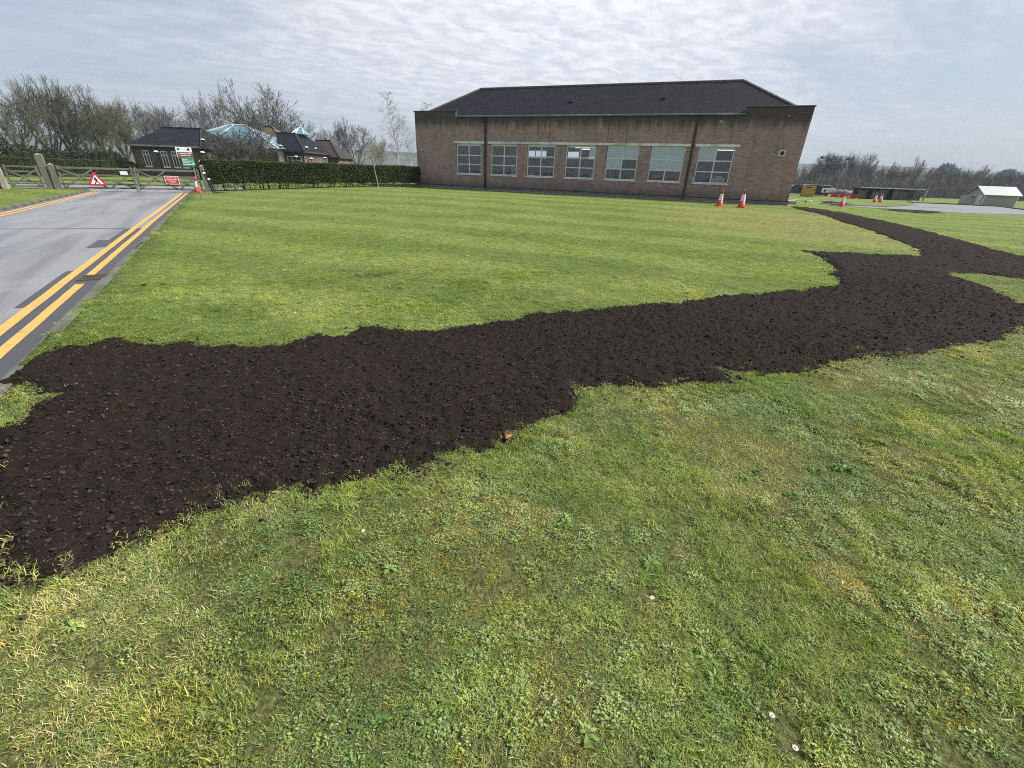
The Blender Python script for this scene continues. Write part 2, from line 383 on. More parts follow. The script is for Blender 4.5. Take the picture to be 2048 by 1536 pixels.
def blade_mat():
    MT = bpy.data.materials.new('grass_blades'); MT.use_nodes = True; n = NT(MT.node_tree)
    pos = n.a('ShaderNodeNewGeometry').outputs['Position']
    at_ = n.a('ShaderNodeAttribute', attribute_name='Col').outputs['Color']
    a, b, d = grass_colour(n, pos)
    oi = n.a('ShaderNodeObjectInfo').outputs['Random']
    c = n.mix(n.ramp(a, .30, .70, 0, 1), n.mix(1.0, at_, (1.26, 1.36, 1.10), 'MULTIPLY'), n.mix(1.0, at_, (1.70, 1.62, 1.55), 'MULTIPLY'))
    c = n.mix(n.ramp(b, .45, .72, 0, .55), c, n.mix(1.0, at_, (1.95, 1.70, 1.45), 'MULTIPLY'))
    pt_ = n.noise(pos, 1.15, 4, .6, .5)
    nearf = n.math('SUBTRACT', 1.0, n.math('MULTIPLY', far_side(n, pos), .65))
    c = n.mix(n.math('MULTIPLY', n.ramp(pt_, .50, .64), n.math('MULTIPLY', nearf, .75)), c, n.mix(1.0, c, (1.26, 1.16, 1.12), 'MULTIPLY'))
    c = n.mix(n.math('MULTIPLY', n.ramp(pt_, .38, .50, 1, 0), n.math('MULTIPLY', nearf, .8)), c, n.mix(1.0, c, (.70, .82, .76), 'MULTIPLY'))
    c = n.mix(far_side(n, pos), c, n.mix(1.0, c, (.98, 1.0, .86), 'MULTIPLY'))
    c = n.mix(stripes(n, pos), c, n.mix(1.0, c, (.78, .84, .78), 'MULTIPLY'))
    c = n.mix(n.math('MULTIPLY', dry_patch(n, pos), .6), c, (.36, .33, .12))
    c = n.mix(n.ramp(oi, .0, .45, .75, 0), c, n.mix(1.0, c, (.45, .55, .50), 'MULTIPLY'))
    c = n.mix(n.ramp(oi, .62, 1.0, 0, .8), c, n.mix(1.0, c, (1.55, 1.40, 1.55), 'MULTIPLY'))
    p = n.a('ShaderNodeBsdfPrincipled', {'Base Color': c, 'Roughness': .55, 'Specular IOR Level': .28})
    t = n.a('ShaderNodeBsdfTranslucent', {'Color': n.mix(1.0, c, (1.1, 1.2, .6), 'MULTIPLY')})
    n.a('ShaderNodeOutputMaterial', {'Surface': n.a('ShaderNodeMixShader', {0: .36, 1: p, 2: t})}); return MT
M['blade'] = blade_mat()
def soil_mat():
    MT = bpy.data.materials.new('dark_topsoil'); MT.use_nodes = True; n = NT(MT.node_tree)
    pos = n.a('ShaderNodeNewGeometry').outputs['Position']
    c = n.mix(n.noise(pos, 14, 6, .7), (.0095, .0066, .0050), (.0225, .0160, .0124))
    c = n.mix(n.ramp(n.noise(pos, 1.2, 4), .45, .7, 0, .5), c, (.019, .0135, .0115))
    c = n.mix(n.ramp(n.noise(pos, 70, 3, .7), .63, .75, 0, .7), c, (.034, .027, .022))
    bp = n.a('ShaderNodeBump', {'Height': n.math('ADD', n.noise(pos, 55, 6, .75), n.noise(pos, 150, 3, .7)), 'Strength': .6, 'Distance': .008})
    p = n.a('ShaderNodeBsdfPrincipled', {'Base Color': c, 'Roughness': .95, 'Normal': bp, 'Specular IOR Level': .12})
    n.a('ShaderNodeOutputMaterial', {'Surface': p}); return MT
M['soil'] = soil_mat()
def asphalt_mat(name, col, gloss=.55, streak=True):
    MT = bpy.data.materials.new(name); MT.use_nodes = True; n = NT(MT.node_tree)
    pos = n.a('ShaderNodeNewGeometry').outputs['Position']
    rv = n.a('ShaderNodeVectorRotate', {'Vector': pos, 'Angle': math.radians(-32)}, rotation_type='Z_AXIS').outputs[0]
    c = n.mix(n.noise(pos, 40, 5, .7), tuple(v * .7 for v in col), tuple(v * 1.3 for v in col))
    if streak:
        sk = n.noise(n.vmath('MULTIPLY', rv, (1.6, .14, 1)).outputs[0], 1.0, 5, .6, .3)
        c = n.mix(n.ramp(sk, .40, .66, 0, .75), c, tuple(v * .55 for v in col))
        c = n.mix(n.ramp(n.noise(pos, .6, 5, .65, .8), .5, .75, 0, .4), c, tuple(v * 1.4 for v in col))
    bp = n.a('ShaderNodeBump', {'Height': n.noise(pos, 90, 4, .7), 'Strength': .45, 'Distance': .01})
    p = n.a('ShaderNodeBsdfPrincipled', {'Base Color': c, 'Roughness': gloss, 'Normal': bp, 'Specular IOR Level': .5})
    n.a('ShaderNodeOutputMaterial', {'Surface': p}); return MT
M['asphalt'] = asphalt_mat('worn_grey_asphalt', (.215, .219, .232), .5)
M['asphalt_new'] = asphalt_mat('dark_patch_asphalt', (.058, .058, .062), .6, False)
M['asphalt_far'] = asphalt_mat('pale_yard_asphalt', (.165, .168, .178), .75)

# ground: one sheet in road axes, fine near the camera, out to the horizon
def axis(segs):
    r = []
    for a, b, n_ in segs: r += list(np.linspace(a, b, n_, endpoint=False))
    return np.array(r + [segs[-1][1]])
S = axis([(-4000, -400, 5), (-400, -60, 8), (-60, -10, 10), (-10, 0, 3), (0, .02, 1), (.02, 60, 110), (60, 120, 25), (120, 500, 10), (500, 4000, 5)])
T = axis([(-600, -20, 4), (-20, -6, 4), (-6, 30.4, 66), (30.4, 30.42, 1), (30.42, 36.5, 6), (36.5, 36.52, 1), (36.52, 100, 50), (100, 400, 10), (400, 4000, 6)])
SS, TT = np.meshgrid(S, T)
GX = P0[0] + NR[0] * SS + DRD[0] * TT; GY = P0[1] + NR[1] * SS + DRD[1] * TT
GZ = zt(GX, GY) + (fbm(GX * .5, GY * .5, 3, 3) - .5) * .05 * (np.hypot(GX, GY) < 90) * sstep((np.abs(SS + 2.2) - 2.2) / .8)
low = ((SS <= .001) & (SS >= -41) & (TT > -19) & (TT < 36.51)) | ((SS <= 3) & (SS >= -41) & (TT > 30.41) & (TT < 36.51))
GZ = np.where(low, -.16, GZ)
ni, nj = GX.shape
idx = np.arange(ni * nj).reshape(ni, nj)
Q = np.stack([idx[:-1, :-1], idx[:-1, 1:], idx[1:, 1:], idx[1:, :-1]], -1).reshape(-1, 4)
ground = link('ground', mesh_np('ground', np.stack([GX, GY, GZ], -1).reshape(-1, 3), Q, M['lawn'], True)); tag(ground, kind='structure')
def gz(x, y):
    return zt(x, y) + (fbm(np.asarray(x) * .5, np.asarray(y) * .5, 3, 3) - .5) * .05

# soil: traced outline on the ground
def outline(pxs): return np.array([at(x, y)[:2] for x, y in pxs])
SOIL = outline([(-60, 1232), (0, 1188), (60, 1156), (140, 1126), (250, 1097), (330, 1069), (400, 1034), (480, 1024), (560, 992), (650, 975), (740, 958), (830, 952),
    (890, 936), (960, 919), (1005, 898), (1050, 850), (1110, 835), (1150, 820), (1165, 790), (1230, 780), (1300, 775), (1360, 766), (1440, 772), (1475, 768), (1462, 746),
    (1530, 750), (1620, 755), (1660, 730), (1730, 712), (1800, 720), (1900, 700), (1950, 690), (2010, 680), (2048, 655), (2085, 640), (2060, 618), (2040, 606), (1990, 582), (1940, 565),
    (1898, 548), (1960, 550), (2048, 562), (2300, 630), (2300, 575), (2048, 512), (1990, 499), (1900, 475), (1850, 461), (1800, 450), (1750, 439), (1700, 428), (1650, 420), (1610, 415), (1577, 414),
    (1600, 420), (1640, 429), (1690, 446), (1740, 462), (1790, 481), (1822, 495), (1836, 506), (1842, 514), (1780, 511), (1700, 506), (1640, 503), (1585, 500),
    (1612, 505), (1632, 513), (1652, 526), (1662, 540), (1655, 549), (1672, 560), (1680, 569), (1640, 573), (1580, 580), (1500, 588), (1400, 598), (1300, 610), (1200, 618), (1100, 625), (1072, 621), (1040, 632),
    (960, 646), (870, 659), (800, 654), (720, 656), (690, 670), (640, 666), (580, 686), (500, 689), (430, 691), (380, 681), (300, 686), (240, 676), (215, 681), (100, 702), (60, 716), (22, 744), (-5, 768),
    (50, 774), (108, 786), (62, 826), (0, 860), (-60, 885)])
SOIL2 = outline([(1640, 403), (1662, 402.5), (1690, 407), (1712, 411), (1690, 412.5), (1655, 409.5)])
SOIL3 = outline([(1758, 419.5), (1800, 419), (1850, 422), (1895, 427), (1850, 427), (1790, 423)])
def sdist(X, Y, poly):
    """signed distance, positive inside"""
    X = np.asarray(X, float); Y = np.asarray(Y, float)
    d = np.full(X.shape, 1e9); ins = np.zeros(X.shape, bool)
    for i in range(len(poly)):
        ax, ay = poly[i]; bx, by = poly[(i + 1) % len(poly)]
        ex, ey = bx - ax, by - ay; L = ex * ex + ey * ey + 1e-12
        t = np.clip(((X - ax) * ex + (Y - ay) * ey) / L, 0, 1)
        d = np.minimum(d, np.hypot(X - ax - t * ex, Y - ay - t * ey))
        if abs(by - ay) > 1e-9:
            c = ((ay > Y) != (by > Y)) & (X < ex * (Y - ay) / (by - ay) + ax); ins ^= c
    return np.where(ins, d, -d)
def soil_sd(X, Y):
    j = (fbm(X * 3.1, Y * 3.1, 5, 21, .68) - .5) * .34
    return np.maximum(np.maximum(sdist(X, Y, SOIL), sdist(X, Y, SOIL2)), sdist(X, Y, SOIL3)) + j
def soil_h(X, Y, sd):
    r1 = 1 - np.abs(2 * fbm(X * 9, Y * 9, 3, 31, .6) - 1); r2 = fbm(X * 24, Y * 24, 3, 41, .65); r3 = fbm(X * 2.1, Y * 2.1, 2, 51)
    return -.02 + sstep(sd / .16) * .055 + sstep((sd + .03) / .1) * ((r1 - .6) * .032 + (r2 - .5) * .045 + (r3 - .5) * .05)
def soil_mesh(x0, x1, dx, ys):
    xs = np.arange(x0, x1, dx); X, Y = np.meshgrid(xs, ys)
    X = X + (vnoise(X * 91, Y * 91, 5) - .5) * dx * .6
    sd = soil_sd(X, Y); Z = gz(X, Y) + soil_h(X, Y, sd) + (rng.uniform(size=X.shape) - .5) * .013 * (sd > .0)
    idx = np.arange(X.size).reshape(X.shape)
    keep = sd > -.06; k = keep[:-1, :-1] & keep[:-1, 1:] & keep[1:, 1:] & keep[1:, :-1]
    Q = np.stack([idx[:-1, :-1], idx[:-1, 1:], idx[1:, 1:], idx[1:, :-1]], -1)[k]
    used = np.unique(Q); mp = np.full(X.size, -1); mp[used] = np.arange(len(used))
    return np.stack([X, Y, Z], -1).reshape(-1, 3)[used], mp[Q]
ys = [1.0]
while ys[-1] < 36: ys.append(ys[-1] + .016 + .0065 * max(ys[-1] - 2, 0))
V, Q = soil_mesh(-5.2, 16.5, .024, np.array(ys))
V2, Q2 = soil_mesh(16.5 - .024, 60, .2, np.arange(8, 62, .25))
soil = link('soil', mesh_np('soil', np.concatenate([V, V2]), np.concatenate([Q, Q2 + len(V)]), M['soil'], True))
tag(soil, 'dark freshly raked topsoil laid in a wide branching strip across the lawn', 'soil', kind='stuff')

# ------------------------------------------------------------------ scattering by geometry nodes
def scatter(name, pts, rot, scl, pick, protos, parent=None):
    pc = bpy.data.collections.new(name + '_pieces')
    for i, me in enumerate(protos):
        o = bpy.data.objects.new('%s_piece_%02d' % (name, i), me); pc.objects.link(o)
    me = bpy.data.meshes.new(name); me.vertices.add(len(pts)); me.vertices.foreach_set('co', np.asarray(pts, np.float32).ravel())
    a = me.attributes.new('rot', 'FLOAT_VECTOR', 'POINT'); a.data.foreach_set('vector', np.asarray(rot, np.float32).ravel())
    a = me.attributes.new('scl', 'FLOAT_VECTOR', 'POINT'); a.data.foreach_set('vector', np.asarray(scl, np.float32).ravel())
    a = me.attributes.new('pick', 'INT', 'POINT'); a.data.foreach_set('value', np.asarray(pick, np.int32))
    me.update()
    o = link(name, me, parent)
    g = bpy.data.node_groups.new(name, 'GeometryNodeTree')
    g.interface.new_socket('Geometry', in_out='INPUT', socket_type='NodeSocketGeometry'); g.interface.new_socket('Geometry', in_out='OUTPUT', socket_type='NodeSocketGeometry')
    gi = g.nodes.new('NodeGroupInput'); go = g.nodes.new('NodeGroupOutput')
    ci = g.nodes.new('GeometryNodeCollectionInfo'); ci.inputs['Collection'].default_value = pc
    ci.inputs['Separate Children'].default_value = True; ci.inputs['Reset Children'].default_value = True
    ip = g.nodes.new('GeometryNodeInstanceOnPoints'); ip.inputs['Pick Instance'].default_value = True
    def na(nm, typ):
        k = g.nodes.new('GeometryNodeInputNamedAttribute'); k.data_type = typ; k.inputs['Name'].default_value = nm; return k.outputs['Attribute']
    er = g.nodes.new('FunctionNodeEulerToRotation'); L = g.links.new
    L(na('rot', 'FLOAT_VECTOR'), er.inputs[0]); L(er.outputs[0], ip.inputs['Rotation']); L(na('scl', 'FLOAT_VECTOR'), ip.inputs['Scale'])
    L(na('pick', 'INT'), ip.inputs['Instance Index']); L(gi.outputs[0], ip.inputs['Points']); L(ci.outputs[0], ip.inputs['Instance']); L(ip.outputs[0], go.inputs[0])
    md = o.modifiers.new('scatter', 'NODES'); md.node_group = g
    return o

def blades(seed, n_, R, h0, h1, lean, wd, cols, curl=.5):
    r = np.random.default_rng(seed); V = []; F4 = []; F3 = []; C = []
    for i in range(n_):
        a = r.uniform(0, 2 * math.pi); rad = R * math.sqrt(r.uniform()); b = np.array([rad * math.cos(a), rad * math.sin(a), -.004])
        h = r.uniform(h0, h1); az = r.uniform(0, 2 * math.pi); ln = abs(r.normal(lean, .35)); d = np.array([math.cos(az), math.sin(az), 0]); sd = np.array([-d[1], d[0], 0])
        wv = wd * r.uniform(.6, 1.3); k = len(V); c = np.array(cols[r.integers(len(cols))]) * r.uniform(.75, 1.25)
        p = b.copy(); ang = ln * .5
        for j, wf in enumerate((1, .9, .6)):
            V += [p - sd * wv * wf / 2, p + sd * wv * wf / 2]; C += [c * (.85 + .1 * j)] * 2
            p = p + (d * math.sin(ang) + np.array([0, 0, 1]) * math.cos(ang)) * h / 3; ang = min(ang + curl * r.uniform(.2, 1.2), 1.75)
        V.append(p); C.append(c * 1.15)
        F4 += [(k, k + 1, k + 3, k + 2), (k + 2, k + 3, k + 5, k + 4)]; F3.append((k + 4, k + 5, k + 6))
    return mesh_np('tuft', V, [np.array(F4), np.array(F3)], M['blade'], False, np.array(C))
def clover(seed, n_, R, cols, size=.009):
    r = np.random.default_rng(seed); V = []; F = []; C = []
    for i in range(n_):
        a = r.uniform(0, 2 * math.pi); rad = R * math.sqrt(r.uniform()); c0 = np.array([rad * math.cos(a), rad * math.sin(a), r.uniform(.008, .03)])
        az = r.uniform(0, 6.3); col = np.array(cols[r.integers(len(cols))]) * r.uniform(.7, 1.25); tl = r.uniform(-.5, .9)
        L = size * r.uniform(.7, 1.8); d = np.array([math.cos(az), math.sin(az), tl * .6]); sd = np.array([-math.sin(az), math.cos(az), r.uniform(-.4, .4)])
        k = len(V); V += [c0 - d * L, c0 - sd * L * .55 + d * L * .1, c0 + d * L, c0 + sd * L * .55 + d * L * .1]; C += [col] * 4; F.append((k, k + 1, k + 2, k + 3))
    return mesh_np('leaf_cluster', V, np.array(F), M['blade'], False, np.array(C))
GR = [(.132, .196, .036), (.165, .225, .052), (.210, .258, .075), (.085, .132, .032), (.175, .21, .10)]
GY_ = [(.26, .265, .085), (.29, .265, .10), (.21, .245, .07)]
ST = [(.42, .37, .21), (.36, .32, .17), (.48, .43, .28), (.27, .265, .12)]
GG = [(.16, .205, .115), (.13, .185, .085), (.21, .25, .16)]
MO = [(.29, .265, .045), (.34, .29, .045), (.24, .24, .05)]
def rosette(seed, n_, L0, wd, cols):
    r = np.random.default_rng(seed); V = []; F = []; C = []
    for i in range(n_):
        az = 6.283 * i / n_ + r.uniform(-.3, .3); d = np.array([math.cos(az), math.sin(az), 0]); sd = np.array([-d[1], d[0], 0]); L = L0 * r.uniform(.6, 1.15); c = np.array(cols[r.integers(len(cols))]) * r.uniform(.8, 1.25); k = len(V)
        for f, wf, z in ((.05, .3, .012), (.4, .9, .024), (.75, 1.0, .022), (1.0, .15, .012)): V += [d * L * f - sd * wd * wf / 2 + np.array([0, 0, z]), d * L * f + sd * wd * wf / 2 + np.array([0, 0, z + .003])]; C += [c, c * 1.1]
        F += [(k, k + 1, k + 3, k + 2), (k + 2, k + 3, k + 5, k + 4), (k + 4, k + 5, k + 7, k + 6)]
    return mesh_np('rosette', V, np.array(F), M['blade'], False, np.array(C))
protos = [blades(1, 28, .040, .012, .034, 1.0, .0026, GR + GY_[:1], .6), blades(2, 28, .042, .014, .040, 1.15, .0028, GR + GG, .6), blades(3, 26, .038, .012, .032, 1.2, .0026, GR + GY_ + ST[:1], .6),
          blades(4, 26, .046, .016, .042, 1.5, .0022, ST + GY_, .3), clover(5, 40, .042, GG + GR[:3], .0042), blades(6, 40, .036, .006, .015, .9, .0030, MO + GY_[:1], .4),
          blades(7, 28, .040, .024, .052, .85, .0028, GR[:3] + GY_[:1], .5), clover(8, 14, .040, GG[:2] + GR[:2], .0085), rosette(9, 9, .048, .012, [(.10, .16, .045), (.125, .18, .06)])]
for i, me in enumerate(protos): me.name = 'tuft_%d' % i
NPICK = len(protos)
def lawn_points(bands, seed, amax=66):
    r = np.random.default_rng(seed); out = []
    for r0, r1, dens, sc in bands:
        A = math.radians(amax); n_ = int(dens * A * (r1 * r1 - r0 * r0))
        rr = np.sqrt(r.uniform(r0 * r0, r1 * r1, n_)); th = r.uniform(-A, A, n_)
        X = rr * np.sin(th); Y = rr * np.cos(th); out.append(np.stack([X, Y, np.full(n_, sc)], -1))
    return np.concatenate(out)
PTS = lawn_points([(.35, 1.3, 3000, .80), (1.3, 2.4, 2500, .88), (2.4, 4.5, 1700, 1.0), (4.5, 8, 800, 1.1), (8, 14, 280, 1.35), (14, 24, 80, 1.8), (24, 44, 20, 2.4)], 11)
X, Y = PTS[:, 0], PTS[:, 1]
s_ = (X - P0[0]) * NR[0] + (Y - P0[1]) * NR[1]; u_ = (X - FO[0]) * EU[0] + (Y - FO[1]) * EU[1]; v_ = (X - FO[0]) * EV[0] + (Y - FO[1]) * EV[1]
ssd = soil_sd(X, Y)
ok = (s_ > .045) & (ssd < .015) & ~((v_ > -.25) & (u_ > -4.2) & (u_ < 23))
stray = (ssd > .015) & (ssd < .16) & (rng.uniform(size=len(X)) < .07) & (s_ > .13)
ok |= stray
gap = fbm(X * 6.5, Y * 6.5, 3, 81); ok &= (gap < .64) | (rng.uniform(size=len(X)) < .25)
thin = fbm(X * 1.1 + 3, Y * 1.1, 3, 82); ok &= rng.uniform(size=len(X)) < np.clip(1.45 - thin * 1.1, .45, 1)
PTS = PTS[ok]; X, Y = X[ok], Y[ok]; sds = ssd[ok]; N = len(X)
n1 = fbm(X * .9, Y * .9, 4, 61); n2 = fbm(X * 1.7 + 40, Y * 1.7, 4, 62); n3 = fbm(X * 2.4, Y * 2.4 + 17, 4, 63); n4 = fbm(X * 1.3 - 9, Y * 1.3, 3, 64)
ru = rng.uniform(size=N)
beyond = sstep((Y - (3.6 + .45 * X)) / .8)              # the fresher lawn on the far side of the soil
pick = rng.integers(0, 3, N); rk = rng.uniform(size=N); keep_ = rk > beyond * .72
pick = np.where((n1 > .40) & (ru < np.where(np.hypot(X, Y) < 2.0, .24, .42)) & keep_, 3, pick); pick = np.where((n2 > .44) & (ru < .16) & keep_, 4, pick); pick = np.where((n3 > .54) & (ru > .45) & keep_, 5, pick)
pick = np.where((n4 > .58) & (ru > .5), 6, pick); pick = np.where((n2 > .58) & (ru > .995) & keep_, 7, pick)
pick = np.where((rng.uniform(size=N) < .0025) & (PTS[:, 2] < 1.3), 8, pick)
edge = (sds > -.14) & (ru < .20); pick = np.where(edge, 6, pick)
Zg = gz(X, Y) + np.where(sds > .015, .02, 0)
sc = PTS[:, 2] * rng.uniform(.75, 1.25, N) * np.where(n1 < .42, 1.12, 1.0)
al = (fbm(X * .8 + 5, Y * .8, 3, 71) - .5) * 14; th_ = np.abs(fbm(X * 2.2, Y * 2.2 + 31, 3, 72) - .5) * 1.6 * (PTS[:, 2] < 1.3); ph = rng.uniform(0, 6.283, N)
rot = np.stack([th_ * np.cos(al - ph) + rng.normal(0, .12, N), th_ * np.sin(al - ph) + rng.normal(0, .12, N), ph], -1)
scl = np.stack([sc, sc, np.minimum(sc, 1.15) * rng.uniform(.6, 1.1, N) * np.where(PTS[:, 2] > 1.05, .72, 1.)], -1)
lawn_grass = scatter('grass', np.stack([X, Y, Zg], -1), rot, scl, pick, protos)
tag(lawn_grass, 'short patchy green and yellow grass of the lawn around the soil strip', 'grass', kind='stuff')

# clods and crumbs on the soil
def rock(seed, k=1):
    r = np.random.default_rng(seed); import bmesh
    bm = bmesh.new(); bmesh.ops.create_icosphere(bm, subdivisions=k, radius=1.0)
    for v in bm.verts:
        v.co *= r.uniform(.65, 1.25); v.co.z *= .75
    me = bpy.data.meshes.new('crumb'); bm.to_mesh(me); bm.free(); return me
crumb_m = bpy.data.materials.new('soil_crumb'); crumb_m.use_nodes = True; n = NT(crumb_m.node_tree)
oi_ = n.a('ShaderNodeObjectInfo').outputs['Random']
n.a('ShaderNodeOutputMaterial', {'Surface': n.a('ShaderNodeBsdfPrincipled', {'Base Color': n.mix(n.math('POWER', oi_, 2.2), (.012, .0092, .0076), (.062, .049, .040)), 'Roughness': .95, 'Specular IOR Level': .1})})
crumbs = []
for i in range(5):
    me = rock(100 + i); me.materials.append(crumb_m); crumbs.append(me)
CB = lawn_points([(1.0, 3.2, 6000, 1.0), (3.2, 6, 3000, 1.1), (6, 11, 900, 1.4), (11, 20, 120, 2.0)], 12)
X, Y = CB[:, 0], CB[:, 1]; sd = soil_sd(X, Y)
ok = (sd > .0) | ((sd > -.32) & (rng.uniform(size=len(X)) < .30 * sstep((sd + .32) / .32) ** 2)); ok &= ((X - P0[0]) * NR[0] + (Y - P0[1]) * NR[1]) > .1
CB = CB[ok]; X, Y, sd = X[ok], Y[ok], sd[ok]; N = len(X)
Zc = gz(X, Y) + np.maximum(soil_h(X, Y, sd), 0.004)
r_ = np.clip(np.exp(rng.normal(-5.55, .5, N)), .002, .014) * CB[:, 2]
rot = np.stack([rng.normal(0, .35, N), rng.normal(0, .35, N), rng.uniform(0, 6.28, N)], -1); scl = np.stack([r_ * rng.uniform(.8, 1.4, N), r_ * rng.uniform(.7, 1.1, N), r_ * .7], -1)
clods = scatter('soil_crumbs', np.stack([X, Y, Zc + r_ * .25], -1), rot, scl, rng.integers(0, 5, N), crumbs, soil); tag(clods, kind='stuff')
# pale chips, roots and straw mixed in the soil
chip = rock(140); chip.materials.append(mat('pale_chip', (.22, .20, .17), .9, .3, 30, .2))
root = MB().tube([(-1, 0, 0), (-.3, .15, .12), (.4, -.1, .1), (1, .1, 0)], [.05, .06, .05, .02], 5).mesh('root', mat('root_fibre', (.12, .09, .062), .9, .3, 20, .1))
CB = lawn_points([(1.2, 5, 8, 1), (5, 12, 2, 1.4)], 13); X, Y = CB[:, 0], CB[:, 1]; sd = soil_sd(X, Y); ok = sd > .03; X, Y, sd = X[ok], Y[ok], sd[ok]; N = len(X)
pk = (rng.uniform(size=N) < .65).astype(int); s1 = np.where(pk == 1, rng.uniform(.010, .030, N), rng.uniform(.002, .006, N))
Zc = gz(X, Y) + soil_h(X, Y, sd) + .008
rot = np.stack([np.zeros(N), np.zeros(N), rng.uniform(0, 6.28, N)], -1)
bits = scatter('soil_chips', np.stack([X, Y, Zc], -1), rot, np.stack([s1] * 3, -1), pk, [chip, root], soil); tag(bits, kind='stuff')

# ------------------------------------------------------------------ road, kerbs, markings
RZ = -.05
def sheet(name, poly, z, mtl, parent=None, sub=1.0, drape=False):
    """flat or draped sheet from an outline"""
    import bmesh
    bm = bmesh.new(); vs_ = [bm.verts.new((p[0], p[1], 0)) for p in poly]; f = bm.faces.new(vs_)
    bmesh.ops.triangulate(bm, faces=[f])
    if drape:
        for _ in range(4):
            e = [k for k in bm.edges if k.calc_length() > sub]
            if not e: break
            bmesh.ops.subdivide_edges(bm, edges=e, cuts=1); bmesh.ops.triangulate(bm, faces=bm.faces[:])
    for v in bm.verts: v.co.z = z + (float(gz(v.co.x, v.co.y)) if drape else 0)
    bmesh.ops.recalc_face_normals(bm, faces=bm.faces[:])
    if sum(f.normal.z for f in bm.faces) < 0: bmesh.ops.reverse_faces(bm, faces=bm.faces[:])
    me = bpy.data.meshes.new(name); bm.to_mesh(me); bm.free(); me.materials.append(mtl)
    return link(name, me, parent)
def arc(c, r, a0, a1, n_): return [(c[0] + r * math.cos(a), c[1] + r * math.sin(a)) for a in np.linspace(a0, a1, n_)]
road_st = [(0, -8), (0, 30.5), (2.8, 30.5), (2.8, 36.4), (-40, 36.4), (-40, 30.0)] + [(-6.35, 30.0)] + arc((-6.35, 28.1), 1.9, math.pi / 2, 0, 8)[1:] + [(-4.45, -8)]
road = sheet('road', [RD(s, t) for s, t in road_st], RZ, M['asphalt']); tag(road, kind='structure')
verge_edge = [(-4.58, -8)] + [(-4.58, 28.1)] + arc((-6.35, 28.1), 1.77, 0, math.pi / 2, 8)[1:] + [(-40, 29.87)]
vp = [RD(s, t) for s, t in verge_edge] + [RD(-40, -8)]
verge = sheet('grass_verge', vp, .05, M['lawn']); tag(verge, kind='structure')
mb = MB()
for s0, s1, t0, t1 in ((-.42, -.02, -4, 2.65), (-.63, -.02, 2.65, 4.9), (-.50, -.02, 4.9, 7.45), (-.84, -.02, 7.45, 8.55), (-.66, -.02, 8.55, 10.7), (-.31, -.02, 10.7, 27.5)):
    mb.add([(*RD(a, b), RZ + .004) for a, b in ((s0, t0), (s1, t0), (s1, t1), (s0, t1))], [(0, 1, 2, 3)])
tag(mb.build('asphalt_patch', M['asphalt_new']), kind='structure')
for t0, wv in ((10.95, .05), (22.0, .035)):
    mb = MB().add([(*RD(a, b), RZ + .005) for a, b in ((-4.43, t0 + .55), (-.68, t0 - .25), (-.68, t0 - .25 + wv), (-4.43, t0 + .55 + wv))], [(0, 1, 2, 3)])
    tag(mb.build('road_joint', M['asphalt_new']), kind='structure')
def strip(name, pts, wd, z, mtl):
    V = []; F = []; pts = [np.array(p) for p in pts]
    for i, p in enumerate(pts):
        d = pts[min(i + 1, len(pts) - 1)] - pts[max(i - 1, 0)]; d = d / np.hypot(*d); nn = np.array([-d[1], d[0]])
        j = .012 * (vnoise(np.array(i * 1.7), np.array(z * 1e3), 9) - .5)
        V += [(*(p + nn * (wd / 2 + j)), z), (*(p - nn * (wd / 2 - j)), z)]
    for i in range(len(pts) - 1): F.append((2 * i, 2 * i + 1, 2 * i + 3, 2 * i + 2))
    return tag(link(name, mesh_np(name, V, np.array(F), mtl)), kind='structure')
strip('yellow_line', [RD(-.25, t) for t in np.arange(-4, 4.0, .3)], .105, RZ + .008, M['yellowline'])
strip('yellow_line', [RD(-.25 + .006 * max(t - 12, 0), t) for t in np.append(np.arange(4.45, 27.5, .5), 27.6)], .105, RZ + .008, M['yellowline'])
strip('yellow_line', [RD(-.47 + .006 * max(t - 12, 0), t) for t in np.arange(-4, 27.8, .5)], .115, RZ + .008, M['yellowline'])
for off in (.22, .42):
    pts = [(-4.45 + off, t) for t in np.arange(-4, 28.1, .8)] + arc((-6.35, 28.1), 1.9 + off, 0, math.pi / 2, 9) + [(-9.5, 30.0 + off)]
    strip('yellow_line', [RD(s, t) for s, t in pts], .10, RZ + .008, M['yellowline'])
# gully by the kerb where the outer line breaks
gl = thing('drain_cover', 'rusty iron drain grate in the gap of the outer yellow line', 'drain', (*RD(-.17, 4.22), RZ), math.atan2(NR[1], NR[0]))
mrust = mat('rusty_iron', (.085, .055, .045), .7, .4, 20, .3)
g = MB(); g.box(-.17, .17, -.19, -.16, .004, .018); g.box(-.17, .17, .16, .19, .004, .018); g.box(-.17, -.14, -.16, .16, .004, .018); g.box(.14, .17, -.16, .16, .004, .018); g.build('frame', mrust, gl)
g = MB().box(-.139, .139, -.159, .159, .0035, .006); g.build('pit', M['dark'], gl)
gm = MB().box(-.138, .138, -.012, .012, .006, .016).mesh('bar', mrust)
for k in range(5): link('bar', gm, gl, (0, -.12 + .06 * k, 0))
